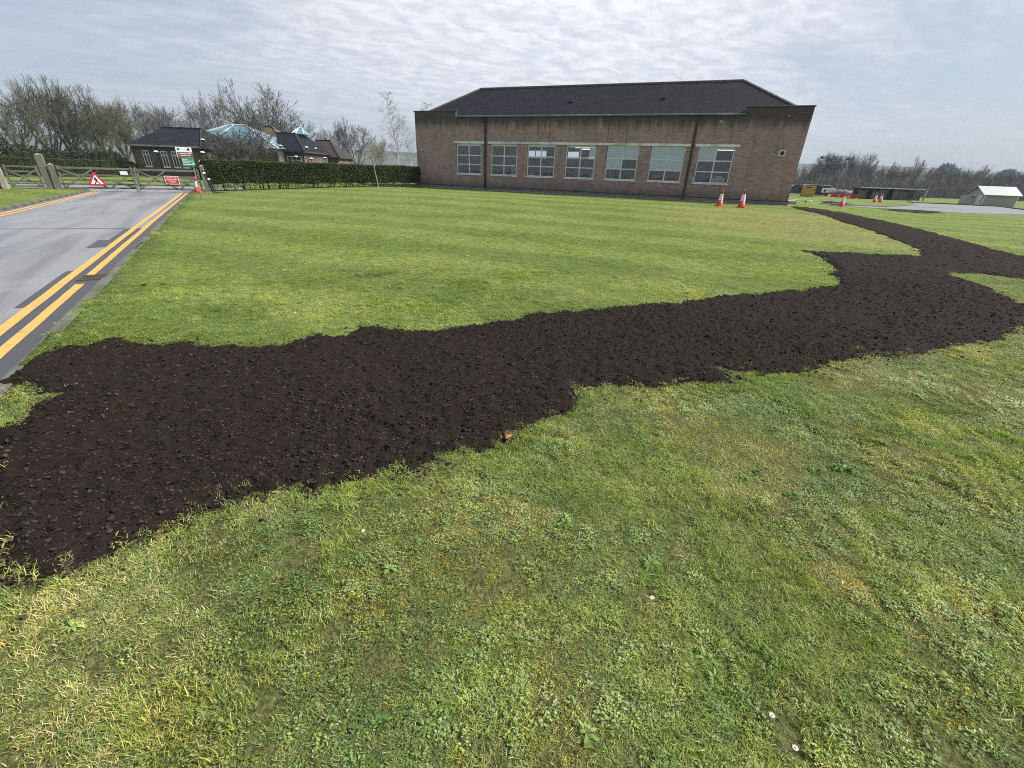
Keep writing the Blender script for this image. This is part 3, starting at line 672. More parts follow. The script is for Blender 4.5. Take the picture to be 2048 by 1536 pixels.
# edging stones on the lawn side, kerb stones on the far side
edge = tag(link('kerb', None), kind='structure')
me = MB().box(-.06, .06, -.45, .45, -.2, 0, .012).mesh('kerb_stone', M['kerb'])
for k in range(36):
    p = RD(.055, -2 + .912 * k); o = link('kerb_stone', me, edge, (*p, .005 + rng.uniform(-.008, .012)), math.atan2(NR[1], NR[0]) + rng.normal(0, .006))
kerb2 = tag(link('kerb', None), kind='structure')
me = MB().box(-.065, .065, -.45, .45, -.25, 0, .02).mesh('kerb_stone', M['kerb'])
for k in range(36):
    link('kerb_stone', me, kerb2, (*RD(-4.515, -4.2 + .912 * k), .06 + rng.uniform(-.006, .006)), math.atan2(NR[1], NR[0]))
me2 = MB().box(-.065, .065, -.19, .19, -.25, 0, .02).mesh('kerb_stone', M['kerb'])
for a in np.linspace(.11, math.pi / 2 - .05, 7):
    p = RD(-6.35 + 1.835 * math.cos(a), 28.1 + 1.835 * math.sin(a)); link('kerb_stone', me2, kerb2, (*p, .06), math.atan2(NR[1], NR[0]) + a)
for k in range(12): link('kerb_stone', me, kerb2, (*RD(-6.85 - .912 * k, 29.935), .06), math.atan2(NR[1], NR[0]) + math.pi / 2)
kerb3 = tag(link('kerb', None), kind='structure')
for k in range(40): link('kerb_stone', me, kerb3, (*RD(-30 + .912 * k, 36.46), .03), math.atan2(NR[1], NR[0]) + math.pi / 2)

# tufts on the left verge and beyond the gate
VP = []
r2 = np.random.default_rng(77)
for k in range(5200):
    s, t = r2.uniform(-13, -4.6), r2.uniform(8, 29.6)
    if math.hypot(max(s + 6.35, 0), max(t - 28.1, 0)) < 1.72 or t < 28.1: VP.append((*RD(s, t), .05))
VP = np.array(VP); N = len(VP); sc = r2.uniform(1.5, 2.2, N)
vg = scatter('verge_grass', VP, np.stack([np.zeros(N), np.zeros(N), r2.uniform(0, 6.28, N)], -1), np.stack([sc] * 3, -1), r2.integers(0, 3, N), protos)
tag(vg, 'mown green grass of the verge across the road by the gates', 'grass', kind='stuff')

# service road, kerb and island at the far side of the lawn
yard = outline([(1835, 406.5), (1900, 409.5), (1998, 414.2), (2060, 422.5), (2300, 446), (2300, 452), (2060, 430), (1960, 427.5), (1893, 424.5), (1830, 420.5), (1760, 417.2), (1700, 413.2), (1640, 409.2), (1640, 408.2), (1700, 411.8), (1770, 414.5), (1815, 412.0)])
tag(sheet('service_road', yard, .02, M['asphalt_far'], drape=True, sub=6), kind='structure')
def kerbline(pxs, z=.05, wd=.13, mtl=None):
    k = tag(link('kerb', None), kind='structure')
    P = [at(*p) for p in pxs]; me_ = MB().box(-.48, .48, -wd / 2, wd / 2, -.2, 0, .015).mesh('kerb_stone', mtl or M['kerb'])
    for a, b in zip(P[:-1], P[1:]):
        L = np.hypot(*(b - a)[:2]); n_ = max(1, int(round(L / .98)))
        for i in range(n_):
            q = a + (b - a) * (i + .5) / n_
            link('kerb_stone', me_, k, (q[0], q[1], float(gz(q[0], q[1])) + z), math.atan2(b[1] - a[1], b[0] - a[0]))
kerbline([(1640, 407.6), (1700, 411.2), (1770, 413.8), (1812, 411.5), (1833, 407.0), (1815, 403.5)], .08)
kerbline([(1832, 405.8), (1900, 408.7), (1998, 413.3), (2060, 421.5)], .10)

# ------------------------------------------------------------------ main brick building
bld = thing('brick_building', 'long single-storey brown brick building with hipped tiled roof and seven windows', 'building', fac(0, 0, 0), -FYAW)
W_, G_, G2_ = 2.0576, .7394, .7563
US = [0.]
for i in range(6): US.append(US[-1] + W_ + (G2_ if i in (0, 5) else G_))
U0, U1 = -3.456, 22.352; DEP = 7.0
def wall_grid(us, zs, solid, v0, v1):
    """wall of cells with openings: faces on both sides plus reveals"""
    mb = MB(); nu, nz = len(us) - 1, len(zs) - 1
    S_ = lambda i, j: 0 <= i < nu and 0 <= j < nz and solid(i, j)
    for i in range(nu):
        for j in range(nz):
            if not S_(i, j): continue
            a, b, c, d = us[i], us[i + 1], zs[j], zs[j + 1]
            mb.add([(a, v0, c), (b, v0, c), (b, v0, d), (a, v0, d)], [(0, 1, 2, 3)]); mb.add([(a, v1, c), (b, v1, c), (b, v1, d), (a, v1, d)], [(3, 2, 1, 0)])
            if not S_(i - 1, j): mb.add([(a, v0, c), (a, v0, d), (a, v1, d), (a, v1, c)], [(0, 1, 2, 3)])
            if not S_(i + 1, j): mb.add([(b, v0, c), (b, v0, d), (b, v1, d), (b, v1, c)], [(3, 2, 1, 0)])
            if not S_(i, j - 1): mb.add([(a, v0, c), (b, v0, c), (b, v1, c), (a, v1, c)], [(3, 2, 1, 0)])
            if not S_(i, j + 1): mb.add([(a, v0, d), (b, v0, d), (b, v1, d), (a, v1, d)], [(0, 1, 2, 3)])
    return mb
us = [U0, 0.02 - .001]
edges_u = [U0]
for u in US: edges_u += [u, u + W_]
edges_u = sorted(edges_u + [18.66 + .35, U1]); zs = [-.4, .55, 1.40, 3.40, 5.10, 5.41]
opening = lambda a: any(abs(a - u) < 1e-6 for u in US)
front = wall_grid(edges_u, zs, lambda i, j: (j != 2 or not opening(edges_u[i])) and (j < 4 or i == 0 or edges_u[i] > 18.9), 0, .30)
front.build('wall', M['brick'], bld)
# back wall with its own windows, side walls
zb = [-.4, 1.40, 2.78, 3.36, 5.10]
bw = wall_grid(edges_u, zb, lambda i, j: not (j == 2 and opening(edges_u[i]) and 2 < edges_u[i] < 11), DEP - .3, DEP); bw.build('back_wall', M['brick'], bld)
for a, b in ((U0, U0 + .3), (U1 - .3, U1)):
    MB().box(a, b, .302, DEP - .302, -.4, 5.41).build('side_wall', M['brick'], bld)
# parapet copings of the two raised ends
for a, b in ((U0 - .05, .05), (18.96, U1 + .05)):
    MB().box(a, b, -.05, .36, 5.412, 5.475, .012).build('coping', mat('dark_coping', (.075, .072, .066), .85, .3, 3, .3), bld)
pl_ = MB().box(U0 - .035, U1 + .035, -.035, -.002, -.4, .56); pl_.build('plinth', M['plinth'], bld)
MB().box(U0 - .045, U1 + .045, -.045, -.0021, .561, .60).build('damp_course', M['pipe'], bld)
for a, b in ((-.17, 2.30), (2.59, 16.33), (16.58, 19.07)):
    MB().box(a, b, -.06, .16, 3.402, 3.545, .01).build('lintel', M['lintel'], bld)
for u in US: MB().box(u - .05, u + W_ + .05, -.05, .12, 1.335, 1.399, .008).build('sill', M['lintel'], bld)
# windows: frame with six panes each
def window_frame():
    mb = MB(); a, b, z0, z1 = 0.015, W_ - .015, 1.405, 3.335; y0, y1 = .07, .13; t = .07
    zr = [z0 + (z1 - z0) * f for f in (.335, .645)]; mid_ = (a + b) / 2
    mb.box(a, a + t, y0, y1, z0, z1); mb.box(b - t, b, y0, y1, z0, z1); mb.box(a + t, b - t, y0, y1, z0, z0 + t); mb.box(a + t, b - t, y0, y1, z1 - t, z1)
    mb.box(a + .004, b - .004, y0 + .004, y1 - .004, z1 + .001, 3.398)
    mb.box(mid_ - .035, mid_ + .035, y0 - .004, y1 + .004, z0 + t, z1 - t)
    for z in zr: mb.box(a + t, mid_ - .035, y0 + .002, y1 - .002, z - .032, z + .032); mb.box(mid_ + .035, b - t, y0 + .002, y1 - .002, z - .032, z + .032)
    cells = []
    zz = [z0 + t, zr[0] - .032, zr[0] + .032, zr[1] - .032, zr[1] + .032, z1 - t]
    for r in range(3):
        cells.append((a + t, mid_ - .035, zz[2 * r], zz[2 * r + 1])); cells.append((mid_ + .035, b - t, zz[2 * r], zz[2 * r + 1]))
    return mb.mesh('window', M['frame']), cells
wm, cells = window_frame()
pane_me = [MB().box(a - .005, b + .005, .097, .103, z0 - .005, z1 + .005).mesh('pane', M['glass']) for a, b, z0, z1 in cells]
film_me = [MB().box(a - .004, b + .004, .128, .132, z0 - .004, z1 + .004).mesh('blind', M['film']) for a, b, z0, z1 in cells]
FILM = {3: [], 4: [4, 5, 2], 5: [4, 5, 2, 3], 6: [4]}          # cells with a pale blind, counted from the bottom
for i, u in enumerate(US):
    wo = link('window', wm, bld, (u, 0, 0))
    for me in pane_me: link('pane', me, wo)
    for k in FILM.get(i, []): link('blind', film_me[k], wo)
# window 4: half-drawn blind
MB().box(W_ * .78, W_ - .09, .128, .132, 2.72, 3.26).build('blind', M['film'], [o for o in bld.children if o.name.startswith('window')][3])
# pipes with hopper heads
for u, mt in ((2.4028, M['pipe']), (16.4275, M['pipe2'])):
    p = MB().tube([(u, -.085, .30), (u, -.085, 4.78)], .066, 10)
    for z in (1.1, 2.6, 4.1): p.box(u - .075, u + .075, -.14, -.001, z, z + .05)
    p.tube([(u, -.085, .30), (u, -.16, .22)], .054, 10)
    pp = p.build('downpipe', mt, bld)
    h = MB(); h.add([(u - .08, -.16, 4.74), (u + .08, -.16, 4.74), (u + .08, -.002, 4.74), (u - .08, -.002, 4.74), (u - .16, -.22, 4.96), (u + .16, -.22, 4.96), (u + .16, -.002, 4.96), (u - .16, -.002, 4.96)],
            [(3, 2, 1, 0), (4, 5, 6, 7), (0, 1, 5, 4), (1, 2, 6, 5), (2, 3, 7, 6), (3, 0, 4, 7)]); h.build('hopper', mt, pp)
# roof: hipped, ridge parallel to the front
RU0, RU1, RZ_ = .32, 18.58, 7.25; E0, E1 = U0 + .25, U1 - .25; VE = .02
def roof_faces(mb, e0, e1, v0, v1, ez, r0, r1, rv, rz):
    mb.add([(e0, v0, ez), (e1, v0, ez), (e1, v1, ez), (e0, v1, ez), (r0, rv, rz), (r1, rv, rz)], [(0, 1, 5, 4), (2, 3, 4, 5), (3, 0, 4), (1, 2, 5), (3, 2, 1, 0)]); return mb
rf = roof_faces(MB(), E0, E1, VE, DEP - VE, 5.115, RU0, RU1, DEP / 2, RZ_).build('roof', M['slate'], bld)
ridge_m = mat('ridge_tiles', (.11, .10, .075), .9, .3, 3, .3, col2=(.10, .11, .05))
n_r = 40
rt = MB().tube([(-.225, 0, 0), (.225, 0, 0)], .11, 8).mesh('ridge_tile', ridge_m)
for k in range(n_r): link('ridge_tile', rt, rf, (RU0 + (RU1 - RU0) * (k + .5) / n_r, DEP / 2, RZ_ - .02))
for (a, b) in (((E0, VE, 5.115), (RU0, DEP / 2, RZ_)), ((E1, VE, 5.115), (RU1, DEP / 2, RZ_))):
    A_, B_ = Vector(a), Vector(b); d = (B_ - A_); n_ = int(d.length / .45)
    hm = MB().tube([tuple(-d.normalized() * .225), tuple(d.normalized() * .225)], .09, 6).mesh('hip_tile', ridge_m)
    for k in range(n_): link('hip_tile', hm, rf, tuple(A_ + d * (k + .5) / n_ + Vector((0, 0, -.01))))
gut = MB().box(.03, 18.98, -.13, -.002, 5.04, 5.135, .02); gut.build('gutter', mat('grey_gutter', (.16, .165, .18), .6, .3, 2, .1, col2=(.33, .33, .34), f2=(.55, .7)), bld)
for u, z in ((8.1, 6.05), (14.1, 6.15)):
    v = VE + (z - 5.115) / (RZ_ - 5.115) * (DEP / 2 - VE)
    MB().box(u - .12, u + .12, v - .12, v + .12, z - .02, z + .10, .02).build('roof_vent', M['intdark'], rf)
# fittings on the wall
vt = MB().box(21.19, 21.55, -.04, -.001, 2.96, 3.30, .01).build('wall_vent', M['offwhite'], bld)
MB().lathe([(.11, 0), (.11, .012)], 16).build('duct_hole', M['dark'], vt).matrix_local = Matrix.Translation((21.37, -.0405, 3.13)) @ Matrix.Rotation(math.pi / 2, 4, 'X')
lt = MB().box(-3.12, -2.82, -.12, -.001, 2.93, 2.985, .01); lt.box(-3.02, -2.92, -.06, -.001, 2.86, 2.929); lt.build('wall_lamp', M['offwhite'], bld)
for u, z, s in ((17.75, 4.72, .075), (21.2, 4.98, .05), (18.05, 4.2, .04)): MB().box(u - s, u + s, -.012, -.001, z - s, z + s).build('wall_plate', M['concrete'], bld)
# inside: floor, ceiling, partitions, ceiling lights
MB().box(U0 + .301, U1 - .301, .301, DEP - .301, .30, .45).build('floor', M['intfloor'], bld)
MB().box(U0 + .301, U1 - .301, .301, DEP - .301, 3.85, 3.95).build('ceiling', M['interior'], bld)
MB().box(11.4, 11.55, .301, DEP - .301, .451, 3.849).build('partition', M['interior'], bld)
MB().box(2.35, 2.5, 2.0, DEP - .301, .451, 3.849).build('partition', M['interior'], bld)
for u, vv in ((9.4, (1.5, 3.6)), (13.2, (1.7, 4.0)), (15.8, (2.6,)), (18.5, (1.6,))):
    for v in vv:
        q = MB().box(u - .75, u + .75, v - .05, v + .05, 3.30, 3.36).build('strip_light', M['tubelight'], bld)
        c_ = MB(); c_.box(u - .78, u + .78, v - .07, v + .07, 3.362, 3.40); c_.tube([(u - .5, v, 3.40), (u - .5, v, 3.849)], .008, 5); c_.tube([(u + .5, v, 3.40), (u + .5, v, 3.849)], .008, 5)
        c_.build('housing', M['white'], q)
for i, u in enumerate(US[1:4]):
    for a, b, z0, z1 in ((.02, W_ - .02, 2.80, 3.34),):
        wo = MB(); t = .05; y0, y1 = DEP - .2, DEP - .15
        wo.box(u + a, u + a + t, y0, y1, z0, z1); wo.box(u + b - t, u + b, y0, y1, z0, z1); wo.box(u + a + t, u + b - t, y0, y1, z0, z0 + t); wo.box(u + a + t, u + b - t, y0, y1, z1 - t, z1); wo.box(u + W_ / 2 - .03, u + W_ / 2 + .03, y0 - .003, y1 + .003, z0, z1)
        wo.build('back_window', M['frame'], bld)
# benches with goods inside the windows
def item(name, label, cat, u, z0, wd, ht, dp, mt, group=None, v=.45):
    o = thing(name, label, cat, fac(u, v, z0), -FYAW, group)
    MB().box(-wd / 2, wd / 2, 0, dp, 0, ht, min(wd, ht) * .06).build('body', mt, o)
    return o
bench = thing('work_bench', 'grey workbench running along inside the brick building windows', 'bench', fac(9.5, .34, .45), -FYAW)
MB().box(-7, 9.0, 0, .75, .80, .86, .01).build('top', M['interior'], bench)
lg = MB().box(-.03, .03, -.03, .03, 0, .799).mesh('leg', M['intdark'])
for k in range(9): link('leg', lg, bench, (-6.9 + k * 1.95, .06, 0)); link('leg', lg, bench, (-6.9 + k * 1.95, .68, 0))
j = item('plastic_jug', 'white plastic jug on the bench behind the third window', 'jug', US[2] + .3, 1.31, .22, .26, .15, M['white']); MB().lathe([(.04, .26), (.035, .31)], 10, (0, .07)).build('neck', M['white'], j)
j = item('spray_bottle', 'white bottle behind the mullion of the fourth window', 'bottle', US[3] + .72, 1.31, .12, .30, .12, M['white']); MB().lathe([(.025, .30), (.02, .38)], 8, (0, .06)).build('cap', M['white'], j)
j = item('tall_canister', 'white canister in the corner of the fourth window', 'canister', US[3] + 1.82, 1.31, .15, .36, .14, M['offwhite']); MB().lathe([(.06, .36), (.06, .40)], 10, (0, .07)).build('lid', M['white'], j)
j = item('cardboard_box', 'tall brown cardboard box in the corner of the second window', 'box', US[1] + 1.72, 1.31, .55, .72, .3, M['card']); MB().box(-.29, .29, -.006, .306, .72, .735).build('flap', M['card'], j)
j = item('cardboard_box', 'low brown cardboard box in the corner of the fifth window', 'box', US[4] + 1.65, 1.31, .5, .34, .3, M['card']); MB().box(-.26, .26, -.006, .306, .34, .355).build('flap', M['card'], j)
j = item('goods_stack', 'red brown packs stacked on the bench behind the sixth window', 'goods', US[5] + 1.45, 1.31, 1.0, .55, .35, M['redbrown']); MB().box(-.4, .25, .02, .3, .55, .66).build('pack', M['redbrown'], j)
j = item('goods_stack', 'low red brown packs near the mullion of the sixth window', 'goods', US[5] + .55, 1.31, .7, .36, .35, M['redbrown']); MB().box(-.25, .2, .02, .3, .36, .44).build('pack', M['card'], j)
j = item('white_sack', 'pale crumpled sack filling the last window corner', 'sack', US[6] + 1.5, 1.31, .8, .42, .3, M['offwhite']); MB().box(-.25, .2, .04, .26, .42, .52, .04).build('fold', M['offwhite'], j)
j = item('dark_coat', 'dark narrow garment hanging behind the last window', 'coat', US[6] + .55, 1.31, .22, .62, .1, M['intdark']); MB().tube([(-.15, .05, .62), (0, .05, .72), (.15, .05, .62)], .012, 6).build('hanger', M['steel'], j)
# path slabs along the foot of the wall, white board at the corner
sl_ = thing('paving_strip', 'narrow concrete paving along the foot of the brick building', 'paving', fac(0, 0, 0), -FYAW)
sm = MB().box(-.44, .44, -.28, -.05, -.10, 0, .01).mesh('slab', M['concrete'])
for k in range(28):
    u = U0 + .45 + k * .92; p = fac(u, -.17, 0); link('slab', sm, sl_, (u, 0, float(zt(p[0], p[1])) + .035 + rng.uniform(-.006, .006)))
wbp = at(1588, 402.5); wb = thing('white_board', 'long white board lying on the grass by the building corner', 'board', (wbp[0], wbp[1], float(gz(wbp[0], wbp[1])) + .10), -.9)
MB().box(-1.3, 1.3, -.11, .11, 0, .045, .006).build('plank', M['white'], wb)
for x in (-1.0, .9): MB().box(x - .06, x + .06, -.15, .15, -.14, -.001).build('bearer', M['palepost'], wb)
cbp = at(1581, 408); cb = thing('concrete_block', 'pale concrete block at the foot of the building corner', 'block', (cbp[0], cbp[1], float(gz(cbp[0], cbp[1])) - .02), -FYAW)
MB().box(-.3, .3, -.2, .2, 0, .22, .02).build('body', M['concrete'], cb); MB().box(-.24, .24, -.14, .14, .221, .24).build('top_slab', M['lintel'], cb)

# ------------------------------------------------------------------ trees
def segs_mesh(name, segs, sides, mtl, buds=None):
    """tapering prisms for branch pieces (p0, p1, r0, r1)"""
    A = np.array([s[0] for s in segs]); B = np.array([s[1] for s in segs]); ra = np.array([s[2] for s in segs]); rb = np.array([s[3] for s in segs])
    d = B - A; L = np.linalg.norm(d, axis=1, keepdims=True) + 1e-9; d = d / L
    ref = np.where(np.abs(d[:, 2:3]) > .9, np.array([[1., 0, 0]]), np.array([[0, 0, 1.]]))
    a = np.cross(d, ref); a /= np.linalg.norm(a, axis=1, keepdims=True); b = np.cross(d, a)
    V = []
    for P, R in ((A, ra), (B + d * .02, rb)):
        for k in range(sides):
            t = 2 * math.pi * k / sides; V.append(P + (a * math.cos(t) + b * math.sin(t)) * R[:, None])
    V = np.stack(V, 1); n_ = len(segs); base = np.arange(n_)[:, None] * (2 * sides)
    F = np.concatenate([base + np.array([[k, (k + 1) % sides, sides + (k + 1) % sides, sides + k]]) for k in range(sides)])
    V = V.reshape(-1, 3)
    groups = [F]
    if buds is not None and len(buds):
        r = np.random.default_rng(3); P = np.array([q[0] for q in buds]); sz = np.array([q[1] for q in buds])[:, None]
        e1 = r.normal(size=P.shape); e1 /= np.linalg.norm(e1, axis=1, keepdims=True); e2 = np.cross(e1, r.normal(size=P.shape)); e2 /= np.linalg.norm(e2, axis=1, keepdims=True)
        k0 = len(V); T3 = np.stack([P - e1 * sz, P + e1 * sz * .6 + e2 * sz * .7, P + e1 * sz * .8 - e2 * sz * .6], 1).reshape(-1, 3)
        V = np.concatenate([V, T3]); groups.append(k0 + np.arange(len(T3)).reshape(-1, 3))
    return mesh_np(name, V, groups, mtl)
def grow(seed, H, trunk=.16, limbs=6, spread=(.25, .8), levels=5, rad=.22, tropism=.10, wob=.16, rmin=.013, fork=(2, 3), droop=0., leader=False, budn=0, buds=.03, side=.66):
    r = random.Random(seed); big_, small, bud = [], [], []
    def rv(k): return Vector((r.gauss(0, k), r.gauss(0, k), r.gauss(0, k)))
    def branch(p, d, L, R, lv):
        n_ = 4 if lv < 3 else 3; q = p.copy(); dd = d.copy(); r0 = R
        for i in range(n_):
            dd = (dd + rv(wob) + Vector((0, 0, tropism if lv < 4 else tropism - droop))).normalized()
            r1 = max(rmin * .7, R * (1 - .5 * (i + 1) / n_)); e = q + dd * (L / n_)
            (big_ if lv <= 1 else small).append((tuple(q), tuple(e), r0, r1)); q = e; r0 = r1
            if lv < levels and i >= (1 if lv < 2 else 0) and r.random() < side:
                ax = dd.orthogonal().normalized(); ax.rotate(Matrix.Rotation(r.uniform(0, 6.28), 3, dd)); c = (dd * math.cos(.75) + ax * math.sin(r.uniform(.5, .9))).normalized()
                branch(q, c, L * r.uniform(.42, .66), max(rmin, r1 * .55), lv + 1)
            if lv >= levels - 1 and budn:
                for _ in range(budn): bud.append((tuple(q + rv(.10)), buds * r.uniform(.5, 1.3)))
        if lv < levels:
            for k in range(r.randint(*fork)):
                c = (dd + rv(.34)).normalized(); branch(q, c, L * r.uniform(.55, .78), max(rmin, r1 * .72), lv + 1)
    tr = []; th = H * trunk; q = Vector((0, 0, -.3)); dd = Vector((0, 0, 1)); nst = 5
    for i in range(nst):
        e = q + dd * ((th + .3) / nst); tr.append((tuple(q), tuple(e), rad * (1.25 - .5 * i / nst), rad * (1.25 - .5 * (i + 1) / nst))); q = e; dd = (dd + rv(.05)).normalized()
    a0 = r.uniform(0, 6.28)
    if leader:
        n_ = 14; Lh = H * .98 - th; rr = rad * .75; qq = q.copy(); d2 = Vector((0, 0, 1))
        for i in range(n_):
            e = qq + d2 * (Lh / n_); r1 = max(rmin, rad * .75 * (1 - (i + 1) / n_)); big_.append((tuple(qq), tuple(e), rr, r1)); qq = e; rr = r1; d2 = (d2 + rv(.04)).normalized(); d2.z = abs(d2.z)
            for k in range(limbs):
                az = r.uniform(0, 6.28); t = r.uniform(*spread); f = 1 - i / n_
                branch(qq, Vector((math.cos(az) * math.sin(t), math.sin(az) * math.sin(t), math.cos(t))), H * (.07 + .15 * f) * r.uniform(.7, 1.2), max(rmin, rr * .45), 3 if levels > 3 else 2)
    else:
        for k in range(limbs):
            az = a0 + 6.283 * k / limbs + r.uniform(-.4, .4); t = r.uniform(*spread)
            branch(q - Vector((0, 0, th * r.uniform(0, .45))), Vector((math.cos(az) * math.sin(t), math.sin(az) * math.sin(t), math.cos(t))), H * r.uniform(.24, .34), rad * r.uniform(.45, .6), 1)
    allp = [s[1][2] for s in big_ + small]; k = H / max(allp)
    f = lambda S: [(tuple(c * k for c in a), tuple(c * k for c in b), x, y) for a, b, x, y in S]
    return f(tr), f(big_), f(small), [(tuple(c * k for c in p), s) for p, s in bud]
def tree_meshes(nm, bark, twig, **kw):
    tr, bg_, sm_, bud = grow(**kw)
    return segs_mesh(nm + '_trunk', tr + bg_, 6, bark), segs_mesh(nm + '_crown', sm_, 3, twig, bud)
TM = {}
TM['a'] = tree_meshes('a', M['bark_green'], M['twig_olive'], seed=3, H=11, limbs=8, trunk=.12, spread=(.15, .95), levels=5, rad=0.39, tropism=.10, wob=.085, rmin=.017, budn=1, buds=.026)
TM['b'] = tree_meshes('b', M['bark_green'], M['twig_olive'], seed=8, H=11, limbs=7, trunk=.14, spread=(.2, .8), levels=5, rad=0.36, tropism=.10, wob=.085, rmin=.017, budn=1, buds=.026)
TM['c'] = tree_meshes('c', M['bark'], M['twig'], seed=15, H=12, limbs=7, trunk=.13, spread=(.15, .75), levels=5, rad=0.38, tropism=.09, wob=.075, rmin=.021)
TM['d'] = tree_meshes('d', M['bark'], M['twig'], seed=22, H=16, limbs=8, trunk=.16, spread=(.15, .8), levels=5, rad=0.48, tropism=.08, wob=.075, rmin=.026)
TM['e'] = tree_meshes('e', M['bark'], M['twig'], seed=31, H=12, limbs=6, trunk=.12, spread=(.2, .75), levels=5, rad=0.30, tropism=.09, wob=.08, rmin=.022)
TM['birch'] = tree_meshes('birch', M['birchbark'], M['twig_birch'], seed=44, H=13, limbs=3, trunk=.14, spread=(.5, .9), levels=5, rad=.15, tropism=.03, wob=.2, rmin=.013, droop=.22, leader=True)
TM['shrub'] = tree_meshes('shrub', M['bark'], M['twig_pale'], seed=52, H=5, limbs=9, trunk=.06, spread=(.1, .7), levels=4, rad=.08, tropism=.12, wob=.14, rmin=.014, budn=1, buds=.04)
TM['w1'] = tree_meshes('w1', M['bark'], M['twig_brown'], seed=61, H=11, limbs=5, trunk=.3, spread=(.15, .5), levels=4, rad=.14, tropism=.16, wob=.13, rmin=.026, budn=1, buds=.05)
TM['w2'] = tree_meshes('w2', M['bark'], M['twig_brown'], seed=67, H=11, limbs=6, trunk=.22, spread=(.15, .6), levels=4, rad=.15, tropism=.16, wob=.13, rmin=.026, budn=1, buds=.05)
TM['w3'] = tree_meshes('w3', M['bark'], M['twig_brown'], seed=73, H=11, limbs=3, trunk=.2, spread=(.35, .7), levels=4, rad=.13, tropism=.12, wob=.15, rmin=.026, leader=True, budn=1, buds=.05)
TM['w4'] = tree_meshes('w4', M['bark'], M['twig'], seed=79, H=11, limbs=6, trunk=.18, spread=(.2, .7), levels=4, rad=.15, tropism=.14, wob=.14, rmin=.026)
TM['s'] = tree_meshes('s', M['bark'], M['twig'], seed=91, H=6.5, limbs=9, trunk=.10, spread=(.1, .85), levels=5, rad=.15, tropism=.09, wob=.08, rmin=.015)
HT = dict(s=6.5, a=11, b=11, c=12, d=16, e=12, birch=13, shrub=5, w1=11, w2=11, w3=11, w4=11)
def tree(kind, px, py, top, label, name='bare_tree', group=None, rz=None, wide=1.0, lean=0):
    """tree standing at the ground seen at px, py and reaching up to row top"""
    p = at(px, py); d = ray(px, top); q = np.hypot(*p[:2]) / np.hypot(d[0], d[1]); H = CAM_H + d[2] * q - p[2]
    k = H / HT[kind]; o = thing(name, label, 'tree', p, rng.uniform(0, 6.28) if rz is None else rz, group)
    o.scale = (k * wide, k * wide, k); o.rotation_euler[0] = lean
    link('trunk', TM[kind][0], o); link('crown', TM[kind][1], o); return o
G1 = 'bare trees behind the gates'
tree('a', 62, 338, 157, 'olive-tinted bare tree with spreading low limbs behind the verge hedge', rz=1.0, group=G1, wide=1.15)
tree('c', -45, 340, 165, 'bare tree cut by the edge of the picture beyond the wicket gate', rz=2.0, group=G1)
tree('c', 118, 336, 166, 'thin grey bare tree just above the big gate post', rz=.4, group=G1, wide=.9)
tree('b', 165, 337, 154, 'tallest bare tree behind the gates, fan of upright stems above the warning triangle', rz=2.6, group=G1, wide=1.0)
tree('b', 222, 338, 174, 'olive bare tree against the corner of the low brick block', rz=5.0, group=G1, wide=.95)
tree('a', 190, 333, 205, 'shorter bare tree with olive twigs between the taller trees by the gates', rz=4.2, group=G1)
tree('c', 300, 334, 203, 'bare tree rising behind the dark hipped roof of the low block', rz=3.0, group=G1, wide=1.2)
tree('c', 372, 334, 206, 'bare tree seen over the ridge end of the low block', rz=.9, group=G1, wide=1.2)
tree('e', 445, 340, 156, 'tall narrow bare tree rising behind the blue glass roof', rz=5.2, wide=.62)
tree('b', 262, 336, 200, 'olive bare tree whose crown starts left of the dark hipped roof', rz=1.1, group=G1)
tree('a', 335, 333, 214, 'low wide bare tree just clearing the dark ridge', rz=.2, group=G1)
tree('e', 410, 334, 225, 'small bare tree between the dark ridge and the glass roof', rz=2.9, group=G1)
tree('d', 548, 342, 158, 'large round-headed bare tree behind the school roofs', rz=.7, wide=1.3)
tree('e', 598, 343, 215, 'small bare tree at the edge of the large round-headed tree', rz=2.2)
tree('s', 510, 357, 244, 'bare many-stemmed small tree in front of the blue glass roof', rz=1.3, wide=1.45)
tree('s', 470, 358, 262, 'low bare bushy tree by the corner of the brown hip', rz=4.4, wide=1.2)
tree('e', 678, 350, 226, 'bare tree with a slim upright crown behind the clipped hedge', rz=4.0, wide=.85)
tree('c', 716, 349, 242, 'bare dense tree next to the slim one behind the hedge', rz=1.5, wide=.9)
tree('shrub', 762, 349, 268, 'pale twiggy shrub above the hedge beside the young tree', 'pale_shrub', wide=.9)
tree('birch', 800, 347, 181, 'tall slender birch with hanging twigs beside the building', 'birch_tree', wide=.9)
tree('birch', 824, 345, 232, 'shorter birch half hidden by the brick building corner', 'birch_tree', rz=2)
tree('birch', 850, 345, 203, 'birch tip peeping over the building parapet', 'birch_tree', rz=4)
